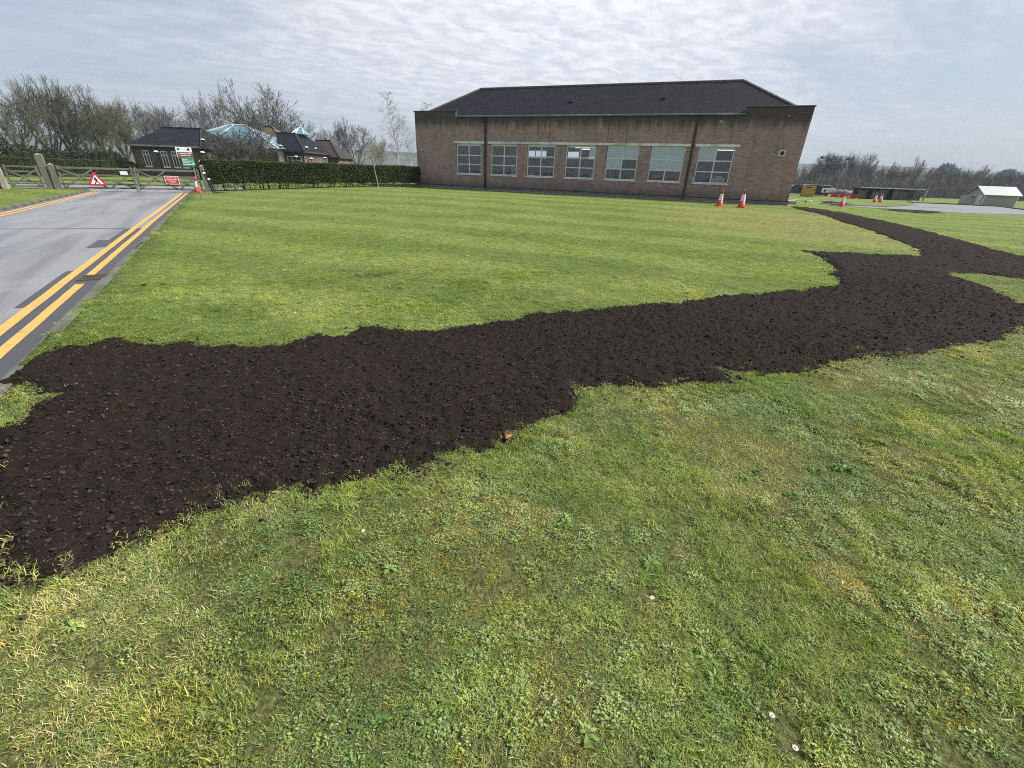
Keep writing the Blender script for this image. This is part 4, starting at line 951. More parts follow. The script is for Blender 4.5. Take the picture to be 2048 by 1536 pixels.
# young staked tree on the lawn
yp = at(757, 380); yt = thing('young_tree', 'thin young tree with a bent stem on the lawn before the hedge', 'tree', (yp[0], yp[1], float(gz(yp[0], yp[1]))), .4)
tr_ = MB().tube([(.0, 0, -.05), (-.02, 0, .5), (-.10, .02, 1.0), (-.14, .0, 1.5), (-.13, 0, 2.2), (-.10, 0, 2.7)], [.034, .03, .026, .022, .016, .008], 6).build('trunk', M['palepost'], yt)
r = random.Random(5); sg = []
for k in range(34):
    z = r.uniform(1.25, 2.65); a = r.uniform(0, 6.28); L = r.uniform(.2, .55) * (1.1 - .25 * (z - 1.2)); p0 = np.array([-.13, 0, z]); p1 = p0 + np.array([math.cos(a) * L * .6, math.sin(a) * L * .6, L * .8]); sg.append((tuple(p0), tuple(p1), .009, .005))
    for q in range(3): e = p1 + np.array([r.gauss(0, .1), r.gauss(0, .1), r.uniform(.05, .25)]); sg.append((tuple(p0 + (p1 - p0) * r.uniform(.4, 1)), tuple(e), .006, .003))
link('crown', segs_mesh('young_crown', sg, 3, M['twig_pale']), yt)

# wood along the far side of the yard: every stem a tree of its own
r = random.Random(12); GW = 'bare trees of the wood beyond the yard'
def wtop(px): 
    return np.interp(px, [1590, 1640, 1700, 1760, 1830, 1870, 1920, 1960, 1990, 2048, 2150], [322, 311, 311, 316, 314, 328, 324, 334, 334, 328, 332])
for row, (py, n_, dy) in enumerate(((392.5, 24, 14), (389.0, 28, 7), (386.0, 32, 0))):
    for k in range(n_):
        px_ = 1560 + (2140 - 1560) * (k + r.uniform(.15, .85)) / n_; slope = (px_ - 1800) * .037
        kind = r.choice(['w1', 'w2', 'w3', 'w4', 'w1', 'w2'])
        zone = 'building corner' if px_ < 1600 else 'yellow bank' if px_ < 1645 else 'trailer' if px_ < 1712 else 'long dark store' if px_ < 1838 else 'bend of the service road' if px_ < 1915 else 'white-roofed shed' if px_ < 2025 else 'verge past the shed'
        tree(kind, px_, py + slope, wtop(px_) + dy + r.uniform(-3, 12), 'bare tree in the %s row of the wood behind the %s' % (('front', 'middle', 'back')[row], zone), 'wood_tree', GW, r.uniform(0, 6.28), r.uniform(.9, 1.3))
# brushwood below the trees
r3 = np.random.default_rng(9); sg = []; bd = []
for k in range(5200):
    px_ = r3.uniform(1560, 2160); p = at(px_, r3.uniform(388.5, 394) + (px_ - 1800) * .037)
    h = r3.uniform(.8, 3.6); l = r3.normal(0, .25, 2) * h; e = p + np.array([l[0], l[1], h]); sg.append((tuple(p), tuple(e), .035, .015))
    for q in range(3):
        b_ = p + (e - p) * r3.uniform(.3, .9); sg.append((tuple(b_), tuple(b_ + np.array([r3.normal(0, .4), r3.normal(0, .4), r3.uniform(.2, .9)])), .022, .010))
br = link('undergrowth', segs_mesh('undergrowth', sg, 3, M['twig_brown'])); tag(br, 'tangled brown brushwood along the foot of the far wood', 'undergrowth', kind='stuff')
# rooks' nests, each in a tree of its own
for px_, top, py_, lb, lt_ in ((1644, 300, 315, 'dark bird nest at the top of the wood nearest the building', 'nest tree of the wood nearest the building'), (1659, 303, 318, 'dark bird nest just past the first one in the treetops', 'nest tree just past the one nearest the building'), (1697, 300, 318, 'dark bird nest alone in a treetop above the trailer', 'lone nest tree of the wood above the trailer')):
    by = 388 + (px_ - 1800) * .037; tree('c', px_, by, top, lt_, 'wood_tree', GW, px_ * .1, .8)
    p = at(px_, by); d = ray(px_, py_); p = CAM + d * (np.hypot(*p[:2]) / np.hypot(d[0], d[1]))
    nest = thing('bird_nest', lb, 'nest', p); sg = []
    for q in range(90):
        a = r3.uniform(0, 6.28); e = r3.uniform(-.3, .3); p0_ = np.array([.22 * math.cos(a), .22 * math.sin(a), e * .6]); sg.append((tuple(p0_), tuple(p0_ + r3.normal(0, .2, 3) * np.array([1, 1, .6])), .03, .02))
    link('twigs', segs_mesh('nest', sg, 3, M['pipe']), nest); MB().lathe([(.05, -.22), (.25, -.1), (.28, .08), (.22, .14), (.1, .0)], 10).build('cup', M['pipe'], nest)
# hazy evergreen trees on the hillside
def round_tree(px_, py_, top, wpx, label):
    d = ray(px_, py_); k = 380 / np.hypot(d[0], d[1]); b_ = CAM + d * k; b_[2] = 0; tp = ray(px_, top); H = CAM_H + tp[2] * 380 / np.hypot(tp[0], tp[1])
    Wd = wpx / F_PX * 380 * .25
    o = thing('round_tree', label, 'tree', b_); r = np.random.default_rng(int(px_))
    MB().tube([(0, 0, -1), (0, 0, H * .55)], [.7, .4], 8).build('trunk', M['bark'], o)
    n_ = 4200; u = r.normal(size=(n_, 3)); u /= np.linalg.norm(u, axis=1, keepdims=True); u[:, 2] = np.abs(u[:, 2]) * 1.0 - .25
    lob = 1 + .25 * (fbm(np.arctan2(u[:, 1], u[:, 0]) * 2 + 9, u[:, 2] * 3 + 9, 3, int(px_)) - .5)
    P = u * lob[:, None] * (r.uniform(.35, 1, (n_, 1)) ** .4) * np.array([Wd, Wd, H * .52]) + np.array([0, 0, H * .46])
    e1 = r.normal(size=P.shape) * .36; e2 = r.normal(size=P.shape) * .36
    V = np.stack([P - e1, P + e2, P + e1, P - e2], 1).reshape(-1, 3)
    link('crown', mesh_np('crown', V, np.arange(len(V)).reshape(-1, 4), mat('far_crown', (.30, .31, .35), .9, .3, .3, .1)), o)
round_tree(1880, 372, 317, 58, 'large round hazy tree standing above the wood near the shed')
round_tree(2003, 376, 330, 52, 'second round hazy tree rising behind the white-roofed shed')

# ------------------------------------------------------------------ hedges and bushes
def leaf_mat(name, cols):
    MT = bpy.data.materials.new(name); MT.use_nodes = True; n = NT(MT.node_tree)
    pos = n.a('ShaderNodeTexCoord').outputs['Object']
    c = n.mix(n.noise(pos, 9, 3, .7), cols[0], cols[1]); c = n.mix(n.ramp(n.noise(pos, 1.1, 4), .45, .7, 0, .7), c, cols[2])
    p = n.a('ShaderNodeBsdfPrincipled', {'Base Color': c, 'Roughness': .6, 'Specular IOR Level': .3}); t = n.a('ShaderNodeBsdfTranslucent', {'Color': c})
    n.a('ShaderNodeOutputMaterial', {'Surface': n.a('ShaderNodeMixShader', {0: .25, 1: p, 2: t})}); return MT
M['leaf'] = leaf_mat('hedge_leaves', ((.030, .046, .014), (.078, .110, .026), (.12, .14, .034)))
M['leafdark'] = leaf_mat('bush_leaves', ((.018, .026, .012), (.042, .054, .022), (.055, .058, .030)))
M['leafin'] = mat('hedge_inside', (.018, .022, .011), .95, .3, 4, .3)
def hedge(name, label, A, B, h, wd, n_, bare=.30, seed=1, leaf=.045, h2=None):
    """clipped hedge from A to B: stems, a dark twiggy inside and a skin of leaves"""
    A = np.array(A); B = np.array(B); d = (B - A)[:2]; L = np.hypot(*d); an = math.atan2(d[1], d[0])
    o = thing(name, label, 'hedge', (A[0], A[1], A[2]), an); dzv = B[2] - A[2]; r = np.random.default_rng(seed)
    def put(P): P = np.array(P, float); P[:, 2] *= 1 + ((h2 or h) / h - 1) * P[:, 0] / L; P[:, 2] += P[:, 0] / L * dzv; return P
    sg = []
    for k in range(int(L * 5)):
        x = r.uniform(.05, L - .05); y = r.uniform(-.4, .4) * wd * .5; sg.append(((x, y, -.05 + x / L * dzv), (x + r.normal(0, .12), y + r.normal(0, .1), h * .6 + x / L * dzv), .022, .012))
        for q in range(3): z = r.uniform(.1, .5) * h; sg.append(((x, y, z + x / L * dzv), (x + r.normal(0, .3), y + r.normal(0, .2), z + r.uniform(.1, .5) + x / L * dzv), .010, .006))
    link('stems', segs_mesh('stems', sg, 4, M['bark']), o)
    xs = np.linspace(.08, L - .08, int(L * 3)); V = []; F = []
    prof = [(-.36, bare * h), (-.40, h * .55), (-.38, h * .9), (-.28, h * .965), (.28, h * .965), (.38, h * .9), (.40, h * .55), (.36, bare * h)]
    for i, x in enumerate(xs):
        for y, z in prof: V.append((x, y * wd * (1 + .12 * (vnoise(np.array(x * 2.), np.array(z * 3), 4) - .5)), z + .05 * (vnoise(np.array(x * 1.5), np.array(1.), 6) - .5) + (.08 if z < bare * h + .01 else 0) * (vnoise(np.array(x * 4), np.array(3.), 8) * 2 - 1)))
    m_ = len(prof)
    for i in range(len(xs) - 1):
        for k in range(m_): F.append((i * m_ + k, i * m_ + (k + 1) % m_, (i + 1) * m_ + (k + 1) % m_, (i + 1) * m_ + k))
    mb = MB(); mb.add(put(V), F); mb.add(put(V[:m_]), [tuple(range(m_))]); mb.add(put(V[-m_:]), [tuple(range(m_))[::-1]]); mb.build('inner_twigs', M['leafin'], o)
    x = r.uniform(-.03, L + .03, n_); k = r.uniform(size=n_); side = r.uniform(size=n_)
    z = h * (bare + (1 - bare) * r.uniform(size=n_) ** .85); y = np.where(side < .40, -.5, .5) * wd * r.uniform(.80, 1.03, n_)
    top = side > .66; z = np.where(top, h * r.uniform(.955, 1.03, n_), z); y = np.where(top, r.uniform(-.5, .5, n_) * wd, y)
    endc = r.uniform(size=n_) < 1.2 / (L + 2) ; x = np.where(endc, np.where(r.uniform(size=n_) < .5, r.uniform(-.04, .05, n_), L + r.uniform(-.05, .04, n_)), x); y = np.where(endc, r.uniform(-.5, .5, n_) * wd, y)
    lowf = r.uniform(size=n_) < .05; z = np.where(lowf, h * r.uniform(.05, bare, n_), z)
    bumpy = .05 * (fbm(x * 1.3, z * 1.3, 3, seed + 5) - .5); y = y * (1 + bumpy); z = z + .10 * (fbm(x * .8, y * 0 + 3, 3, seed + 6) - .5) * (z > .8 * h)
    P = put(np.stack([x, y, z], -1)); e1 = r.normal(size=P.shape); e1 /= np.linalg.norm(e1, axis=1, keepdims=True); e2 = np.cross(e1, r.normal(size=P.shape)); e2 /= np.linalg.norm(e2, axis=1, keepdims=True)
    s = leaf * r.uniform(.5, 1.2, (n_, 1)); V = np.stack([P - e1 * s, P + e2 * s * .5, P + e1 * s, P - e2 * s * .5], 1).reshape(-1, 3)
    link('leaves', mesh_np('leaves', V, np.arange(len(V)).reshape(-1, 4), M['leaf']), o); return o
ha = at(418, 381.5); hb = np.array([*fac(-3.0, -.75, 0)]); hb[2] = float(zt(hb[0], hb[1]))
hedge('clipped_hedge', 'long clipped hedge between the gate and the brick building', ha, hb, 1.66, .95, 62000, .24, 1, .048, 1.38)
hc = at(-120, 352.5); hd = at(232, 353.5)
hedge('clipped_hedge', 'clipped hedge on the grass behind the timber gates', hc, hd, 1.33, 1.0, 34000, .12, 2, .06)
def bush(px_, py_, wd, h, label, mtl, seed, n_=3600):
    p = at(px_, py_); o = thing('shrub', label, 'shrub', p); r = np.random.default_rng(seed); sg = []
    for k in range(26): a = r.uniform(0, 6.28); t = r.uniform(.1, .9); sg.append(((0, 0, -.1), (math.cos(a) * wd * .45 * t, math.sin(a) * wd * .45 * t, h * r.uniform(.5, .9)), .03, .012))
    link('stems', segs_mesh('stems', sg, 4, M['bark']), o)
    u = r.normal(size=(n_, 3)); u /= np.linalg.norm(u, axis=1, keepdims=True); lob = .75 + .6 * fbm(np.arctan2(u[:, 1], u[:, 0]) * 1.7 + 8, u[:, 2] * 2.5 + 8, 3, seed)
    P = u * (lob * r.uniform(.2, 1, n_) ** .45)[:, None] * np.array([wd * .5, wd * .5, h * .5]) + np.array([0, 0, h * .5]); P[:, 2] = np.abs(P[:, 2])
    e1 = r.normal(size=P.shape) * .07; e2 = r.normal(size=P.shape) * .05; V = np.stack([P - e1, P + e2, P + e1, P - e2], 1).reshape(-1, 3)
    link('foliage', mesh_np('foliage', V, np.arange(len(V)).reshape(-1, 4), mtl), o)
for i, (px_, py_, wd, h, lb) in enumerate(((20, 344, 5, 2.6, 'dark scrubby bush below the first olive tree'), (75, 343, 5, 2.4, 'dark bush under the spreading limbs behind the verge hedge'), (128, 343, 4.5, 2.2, 'dark bush right behind the big gate post'),
        (180, 344, 4.5, 2.5, 'dark bush above the warning triangle'), (222, 346, 3.4, 2.4, 'dark bush touching the corner of the low brick block'), (246, 352, 2.6, 1.7, 'low dark bush behind the small white plate'), (408, 360, 1.5, 1.25, 'pale leafy bush between signpost and hedge end'))):
    bush(px_, py_, wd, h, lb, M['leafdark'], 200 + i)

# ------------------------------------------------------------------ gates, posts, signs
GA = math.atan2(NR[1], NR[0])
def st_thing(name, label, cat, s, t, z=0, rz=GA, group=None): return thing(name, label, cat, (*RD(s, t), z), rz, group)
def gate_leaf(label, s0, s1, t, z, h=1.12, drop=True):
    o = st_thing('field_gate', label, 'gate', s0, t, z, GA, 'timber gate leaves across the road'); L = s1 - s0
    for x in (.04, L - .04): MB().box(x - .04, x + .04, -.035, .035, .12, h + .1, .008).build('stile', M['timber'], o)
    for zr, wv in ((h, .10), (.80, .075), (.56, .075), (.36, .075), (.18, .075)): MB().box(.081, L - .081, -.02, .02, zr - wv / 2, zr + wv / 2, .006).build('rail', M['timber'], o)
    for a, b in (((.08, h - .04), (L * .62, .16)), ((L * .62, .16), (L - .08, h - .2)), ((.08, .2), (L * .45, h - .05)), ((L - .08, .2), (L * .62, .6))):
        MB().bar((a[0], -.035, a[1]), (b[0], -.035, b[1]), .07, .025).build('brace', M['timber'], o)
    for zr in (.36, .98): MB().box(-.03, .35, -.045, -.036, zr - .02, zr + .02).build('hinge_strap', M['dark'], o)
    return o
gate_leaf('left timber gate leaf carrying the warning triangle', -5.42, -2.40, 28.35, -.05)
gate_leaf('timber gate leaf carrying the red notice', -2.26, .62, 28.1, -.05)
for k, (s, lb) in enumerate(((-2.38, 'timber drop post at the meeting of the two gate leaves, nearer the triangle'), (-2.27, 'timber drop post at the meeting of the two gate leaves, nearer the red notice'))):
    o = st_thing('gate_stop', lb, 'post', s, 27.95, RZ, GA); MB().box(-.03, .03, -.03, .03, 0, 1.2, .008).build('post', M['timber'], o); MB().tube([(0, -.06, 0), (0, -.06, .5)], .012, 6).build('drop_bolt', M['steel'], o)
def post(label, s, t, w_, h, mtl, z=.05, lean=0, cap=True):
    o = st_thing('gate_post', label, 'post', s, t, z, GA); b = MB().box(-w_ / 2, w_ / 2, -w_ / 2, w_ / 2, -.2, h, .02).build('post', mtl, o)
    if cap: c = MB(); c.add([(-w_ / 2 + .004, -w_ / 2 + .004, h + .002), (w_ / 2 - .004, -w_ / 2 + .004, h + .002), (w_ / 2 - .004, w_ / 2 - .004, h + .002), (-w_ / 2 + .004, w_ / 2 - .004, h + .002), (0, 0, h + .06)], [(0, 1, 4), (1, 2, 4), (2, 3, 4), (3, 0, 4)]); c.build('weathered_top', M['palepost'], o)
    return o
post('tall thick grey gate post with a pale top, hanging the left leaf', -5.95, 28.5, .27, 1.58, M['timber'])
post('thinner second post touching the thick gate post', -5.62, 28.4, .20, 1.15, M['timber'])
post('pale upright plank post of the wicket gate at the picture edge', -7.45, 28.0, .17, 1.45, M['palepost'])
post('dark thick post next to the pale plank post at the picture edge', -7.78, 28.1, .24, 1.42, M['redbrown'])
post('dark hanging post of the road gate beside the hedge end', .82, 28.15, .20, 1.35, M['timber'], 0)
wk = st_thing('wicket_gate', 'small timber wicket gate with crossed braces beside the road gate', 'gate', -7.32, 28.2, .05); L = 1.22
for x in (.04, L - .04): MB().box(x - .035, x + .035, -.03, .03, .06, 1.08, .006).build('stile', M['timber'], wk)
for zr in (.14, .36, .58, .80, 1.02): MB().box(.076, L - .076, -.02, .02, zr - .035, zr + .035, .005).build('rail', M['timber'], wk)
for a, b in (((.07, .15), (L - .07, .9)), ((.07, .9), (L - .07, .15))): MB().bar((a[0], -.034 - .014 * (b[1] < .5), a[1]), (b[0], -.034 - .014 * (b[1] < .5), b[1]), .06, .012).build('brace', M['timber'], wk)
# triangle warning sign hung on the left leaf
ts = st_thing('warning_sign', 'red-bordered triangular pedestrian warning sign hung on the gate', 'sign', -4.02, 28.28, .18)
def rounded_tri(a, k): return [(-a, 0), (a, 0), (0, a * 1.73)]
tri = lambda cx, cz, r_: [(cx + r_ * math.sin(t), cz + r_ * math.cos(t)) for t in (0, 2.0944, 4.18879)]
def rtri(cx, cz, R, rc):
    out = []
    for t in (0, 2.0944, 4.18879):
        x, z = cx + (R - rc) * math.sin(t), cz + (R - rc) * math.cos(t)
        for a in np.linspace(-1.047, 1.047, 5): out.append((x + rc * math.sin(t + a), z + rc * math.cos(t + a)))
    return out
MB().prism(rtri(0, .30, .42, .05), -.012, -.004).build('plate', M['red'], ts)
MB().prism(rtri(0, .30, .285, .01), -.016, -.0125).build('face', M['white'], ts)
fg = MB(); fy = (-.020, -.0165)
fg.prism([(.03 * math.sin(a) - .02, .46 + .03 * math.cos(a)) for a in np.linspace(0, 6.283, 11)[:-1]], *fy)
for a, b, wv in (((-.02, .425), (0, .28), .07), ((0, .29), (-.09, .155), .04), ((0, .29), (.075, .22), .042), ((.075, .22), (.11, .155), .036), ((-.02, .41), (-.095, .33), .028), ((-.005, .40), (.075, .335), .028)):
    d = np.array([b[0] - a[0], b[1] - a[1]]); d /= np.hypot(*d); nn = np.array([-d[1], d[0]]) * wv / 2
    fg.prism([tuple(np.array(a) + nn), tuple(np.array(a) - nn), tuple(np.array(b) - nn), tuple(np.array(b) + nn)], *fy)
fg.build('walking_figure', M['dark'], ts)
# red notice with rows of white lettering
rs = st_thing('notice_board', 'red rectangular notice with rows of white lettering on the gate', 'sign', -.72, 28.03, .38)
MB().box(-.32, .32, -.012, -.003, 0, .42, .003).build('plate', M['white'], rs); MB().box(-.295, .295, -.015, -.0125, .025, .395).build('red_face', M['red'], rs)
lines = MB()
r = random.Random(4)
for zr, x0, x1, hh in ((.325, -.25, .25, .034), (.245, -.25, .26, .034), (.165, -.17, .17, .034), (.085, -.08, .1, .03)):
    x = x0
    while x < x1:
        wl = min(r.uniform(.018, .032), x1 - x); lines.box(x, x + wl, -.0185, -.0152, zr - hh / 2, zr + hh / 2); x += wl + (.010 if r.random() < .8 else .03)
lines.build('lettering', M['white'], rs)
pl2 = st_thing('small_plate', 'small blank white plate fixed high on the gate', 'sign', -2.78, 28.28, .80); MB().box(-.16, .16, -.012, -.003, 0, .17, .003).build('plate', M['white'], pl2); MB().box(-.02, .02, -.003, .0, -.05, .2).build('bracket', M['steel'], pl2)
# sign post at the lawn edge
spz = 0.; sg_ = st_thing('sign_post', 'leaning-free grey pole with white, brown and green information panels', 'sign', .74, 21.0, 0)
sg_['label'] = 'grey pole with white, brown and green information panels at the lawn edge'
MB().tube([(0, 0, -.2), (0, 0, 1.72)], .028, 8).build('pole', M['steel'], sg_)
pa = MB().box(-.48, .10, -.045, -.030, 1.72, 2.12, .004).build('white_panel', M['white'], sg_)
for x, mt in ((-.38, M['bluesign']), (-.02, M['dark'])): MB().prism([(x + .05 * math.cos(a) * (1.2 if k % 2 else .9), 2.04 + .045 * math.sin(a)) for k, a in enumerate(np.linspace(0, 6.283, 11)[:-1])], -.049, -.0455).build('emblem', mt, pa)
bp_ = MB().box(-.45, .12, -.045, -.030, 1.735, 1.93, .002); bp_v = bp_.build('brown_panel', M['brownsign'], sg_); bp_v.location = (0, -.006, 0)
gp_ = MB().box(-.36, .10, -.045, -.030, 1.38, 1.70, .004).build('green_panel', M['green'], sg_)
def rows(parent, x0, x1, zr, hh, y, mt, seed):
    r = random.Random(seed); mb = MB(); x = x0
    while x < x1: wl = min(r.uniform(.014, .026), x1 - x); mb.box(x, x + wl, y - .003, y, zr - hh / 2, zr + hh / 2); x += wl + (.008 if r.random() < .8 else .025)
    mb.build('lettering', mt, parent)
for k, (a, b) in enumerate(((-.40, .06), (-.38, .0))): rows(bp_v, a, b, 1.875 - .075 * k, .04, -.0455, M['white'], k)
for k, (a, b) in enumerate(((-.33, -.15), (-.33, .06), (-.33, -.05), (-.33, .05))): rows(gp_, a, b, 1.65 - .068 * k, .034, -.0455, M['white'], 10 + k)
ap = MB(); ap.prism([(-.02, 1.47), (.06, 1.47), (.06, 1.44), (.09, 1.485), (.06, 1.53), (.06, 1.50), (-.02, 1.50)], -.049, -.0455); ap.build('arrow', M['white'], gp_)
# black tube barrier leaning beside the cone
bk = st_thing('black_barrier', 'black folded tube barrier with white ends propped beside the cone', 'barrier', .95, 26.3, 0, GA)
MB().tube([(-.10, 0, 1.15), (-.02, 0, .95), (.08, .02, .55), (.20, 0, 0)], .045, 8).build('tube', M['dark'], bk)
MB().tube([(.06, .05, .75), (.30, .1, .05), (.9, .1, 0.02)], .035, 8).build('foot', M['dark'], bk)
for x, z in ((-.06, 1.02), (.09, .72)): MB().box(x - .02, x + .10, -.06, .02, z - .04, z + .05, .01).build('white_band', M['white'], bk)

# ------------------------------------------------------------------ traffic cones
def cone(label, p, rz, h=.95, tilt=0):
    o = thing('traffic_cone', label, 'cone', (p[0], p[1], p[2]), rz, 'red and white traffic cones'); o.rotation_euler[0] = tilt
    k = h / 1.0; b = MB(); b.box(-.24, .24, -.24, .24, 0, .045, .012); o.scale = (k, k, k)
    b.build('base', M['conered'], o)
    MB().lathe([(.205, .046), (.195, .08), (.145, .36)], 18).build('lower_body', M['conered'], o, True)
    MB().lathe([(.149, .361), (.148, .37), (.085, .739), (.084, .745)], 18).build('sleeve', M['conewhite'], o, True)
    MB().lathe([(.0835, .746), (.045, .985), (.03, 1.0)], 18).build('tip', M['conered'], o, True)
    return o
def onz(px_, py_): p = at(px_, py_); p[2] = float(gz(p[0], p[1])); return p
cone('traffic cone on the grass below the last building window', onz(1438.5, 412), .3, .84)
cone('traffic cone nearest the building corner, next to its twin', onz(1482, 414.5), 1.0, .90)
cone('traffic cone standing on its own on the grass island', onz(1682, 413.5), .5, .92)
cone('first of the two close cones on the grass island', onz(1748.5, 404.8), .2, .92)
cone('second of the two close cones, nearer the white-roofed shed', onz(1759.5, 404.6), .8, .95)
cone('traffic cone at the kerb behind the information sign pole', np.array([*RD(.42, 26.9), .0]), .4, .82)

# ------------------------------------------------------------------ yard things on the far side
def win(o, x, z0, w_, h, lights=2, y=-.02):
    f = MB(); t = .06
    f.box(x, x + w_, y - .03, y + .015, z0, z0 + t); f.box(x, x + w_, y - .03, y + .015, z0 + h - t, z0 + h)
    for k in range(lights + 1): xx = x + (w_ - t) * k / lights; f.box(xx, xx + t, y - .032, y + .013, z0 + t, z0 + h - t)
    f.box(x + t, x + w_ - t, y - .031, y + .012, z0 + h * .72, z0 + h * .72 + t)
    wo = f.build('window', M['frame'], o); MB().box(x + .02, x + w_ - .02, y + .001, y + .010, z0 + .02, z0 + h - .02).build('pane', M['darkglass'], wo)
    MB().box(x - .06, x + w_ + .06, y - .08, y + .015, z0 - .07, z0 - .002).build('sill', M['lintel'], wo)
def pt(px_, py_, Yd): d = ray(px_, py_); return CAM + d * (Yd / d[1])
def block(name, label, px0, px1, Yd, depth, py_e, ridge, rpx0, rpx1, py_r, wallm, roofm, flat=.1, rdep=.5):
    """low block facing the lawn, sized from the rows of its eave and ridge in the photograph"""
    x0, x1 = pt(px0, py_e, Yd)[0], pt(px1, py_e, Yd)[0]; ez = pt((px0 + px1) / 2, py_e, Yd)[2]
    Yr = Yd + depth * rdep; q0, q1 = pt(rpx0, py_r, Yr), pt(rpx1, py_r, Yr); rz_ = (q0[2] + q1[2]) / 2
    o = thing(name, label, 'building', (x0, Yd, 0)); L = x1 - x0; ov = .25
    MB().box(0, L, 0, depth, -.5, ez).build('wall', wallm, o)
    a, b = q0[0] - x0, q1[0] - x0; y0, y1 = depth * rdep - flat, depth * rdep + flat
    rf_ = MB(); z = ez + .003
    rf_.add([(-ov, -ov, z), (L + ov, -ov, z), (L + ov, depth + ov, z), (-ov, depth + ov, z), (a, y0, rz_), (b, y0, rz_), (b, y1, rz_), (a, y1, rz_)], [(0, 1, 5, 4), (1, 2, 6, 5), (2, 3, 7, 6), (3, 0, 4, 7), (4, 5, 6, 7), (3, 2, 1, 0)])
    ro = rf_.build('roof', roofm, o)
    MB().box(-ov - .04, L + ov + .04, -ov - .10, -ov - .002, ez - .14, ez + .02).build('gutter', M['concrete'] if px0 < 300 else M['pipe2'], o)
    MB().box(L + ov + .002, L + ov + .10, -ov - .09, depth + ov, ez - .14, ez + .02).build('gutter', M['pipe2'], o)
    MB().bar((a - .1, y0, rz_ + .03), (b + .1, y0, rz_ + .03), .14, .2).build('ridge_tiles', M['pipe'], ro)
    MB().bar((L + ov, -ov, z + .03), (b, y0, rz_ + .03), .10, .16).build('hip_tiles', M['pipe'], ro)
    return o, L, ez, rz_, a, b
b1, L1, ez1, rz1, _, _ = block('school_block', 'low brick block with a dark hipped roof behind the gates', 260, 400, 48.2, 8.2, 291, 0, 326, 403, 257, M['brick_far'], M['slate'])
for f, wv in ((.15, .62), (.41, .62), (.56, .62), (.69, .62)): win(b1, L1 * f, .95, wv, ez1 - 1.45, 2)
for f in (.36, .835): MB().tube([(L1 * f, -.08, 0), (L1 * f, -.08, ez1 - .1)], .06, 8).build('downpipe', M['pipe'], b1)
# glass pyramid roof on a low hall
YG = 60.; g1 = pt(557, 297, YG); ga_, gb_ = pt(458, 250, YG + 4.6), pt(492, 250, YG + 4.6); g0x = ga_[0] + gb_[0] - g1[0]
hall = thing('glass_roofed_hall', 'low hall topped by a large pale blue glass pyramid', 'building', (g0x, YG, 0)); LH = float(g1[0] - g0x); gzb = float(g1[2]); gzt = float(ga_[2])
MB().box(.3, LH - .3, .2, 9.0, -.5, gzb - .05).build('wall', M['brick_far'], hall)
ga, gb = ga_[0] - g0x, gb_[0] - g0x
pyr_o = MB().add([(0, 0, gzb), (LH, 0, gzb), (LH, 9.2, gzb), (0, 9.2, gzb), (ga, 4.5, gzt), (gb, 4.5, gzt), (gb, 4.7, gzt), (ga, 4.7, gzt)], [(0, 1, 5, 4), (1, 2, 6, 5), (2, 3, 7, 6), (3, 0, 4, 7), (4, 5, 6, 7)]).build('glass_roof', M['blueglass'], hall)
def rib(a, b, w_=.09): MB().bar(a, b, w_, w_, (0, 1, .3)).build('glazing_rib', M['steel'] if w_ < .05 else M['offwhite'], pyr_o)
for k in range(7):
    f = k / 6; rib((LH * f, -.04, gzb), (ga + (gb - ga) * f, 4.46, gzt + .02), .03 if k % 6 else .12)
for f in (.33, .66): rib((ga * f, -.04 + 4.5 * f, gzb + (gzt - gzb) * f), (LH + (gb - LH) * f, -.04 + 4.5 * f, gzb + (gzt - gzb) * f), .035)
rib((0, -.04, gzb), (LH, -.04, gzb), .14); rib((ga, 4.46, gzt), (gb, 4.46, gzt), .16)
win(hall, LH * .62, .9, 2.2, 1.2, 4, .17)
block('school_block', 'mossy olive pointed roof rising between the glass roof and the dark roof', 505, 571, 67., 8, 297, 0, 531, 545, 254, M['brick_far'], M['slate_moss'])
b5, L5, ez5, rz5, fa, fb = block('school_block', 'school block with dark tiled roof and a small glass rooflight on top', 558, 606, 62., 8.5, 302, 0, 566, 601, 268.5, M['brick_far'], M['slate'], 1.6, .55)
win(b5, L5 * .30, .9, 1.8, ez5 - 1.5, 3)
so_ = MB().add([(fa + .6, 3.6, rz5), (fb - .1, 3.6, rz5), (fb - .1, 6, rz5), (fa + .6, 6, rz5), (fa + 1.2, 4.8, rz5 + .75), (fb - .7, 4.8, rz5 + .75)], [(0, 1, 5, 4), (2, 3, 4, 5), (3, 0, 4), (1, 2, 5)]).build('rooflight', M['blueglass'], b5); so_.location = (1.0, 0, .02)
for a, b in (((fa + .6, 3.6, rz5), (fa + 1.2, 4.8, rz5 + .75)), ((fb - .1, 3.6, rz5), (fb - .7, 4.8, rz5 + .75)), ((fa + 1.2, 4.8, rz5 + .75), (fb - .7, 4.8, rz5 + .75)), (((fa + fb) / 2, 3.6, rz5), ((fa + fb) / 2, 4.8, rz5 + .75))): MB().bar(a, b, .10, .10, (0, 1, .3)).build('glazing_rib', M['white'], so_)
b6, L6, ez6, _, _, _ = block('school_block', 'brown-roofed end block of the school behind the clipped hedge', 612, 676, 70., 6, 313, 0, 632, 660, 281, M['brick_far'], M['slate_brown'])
win(b6, L6 * .25, .8, 1.2, ez6 - 1.3, 2)
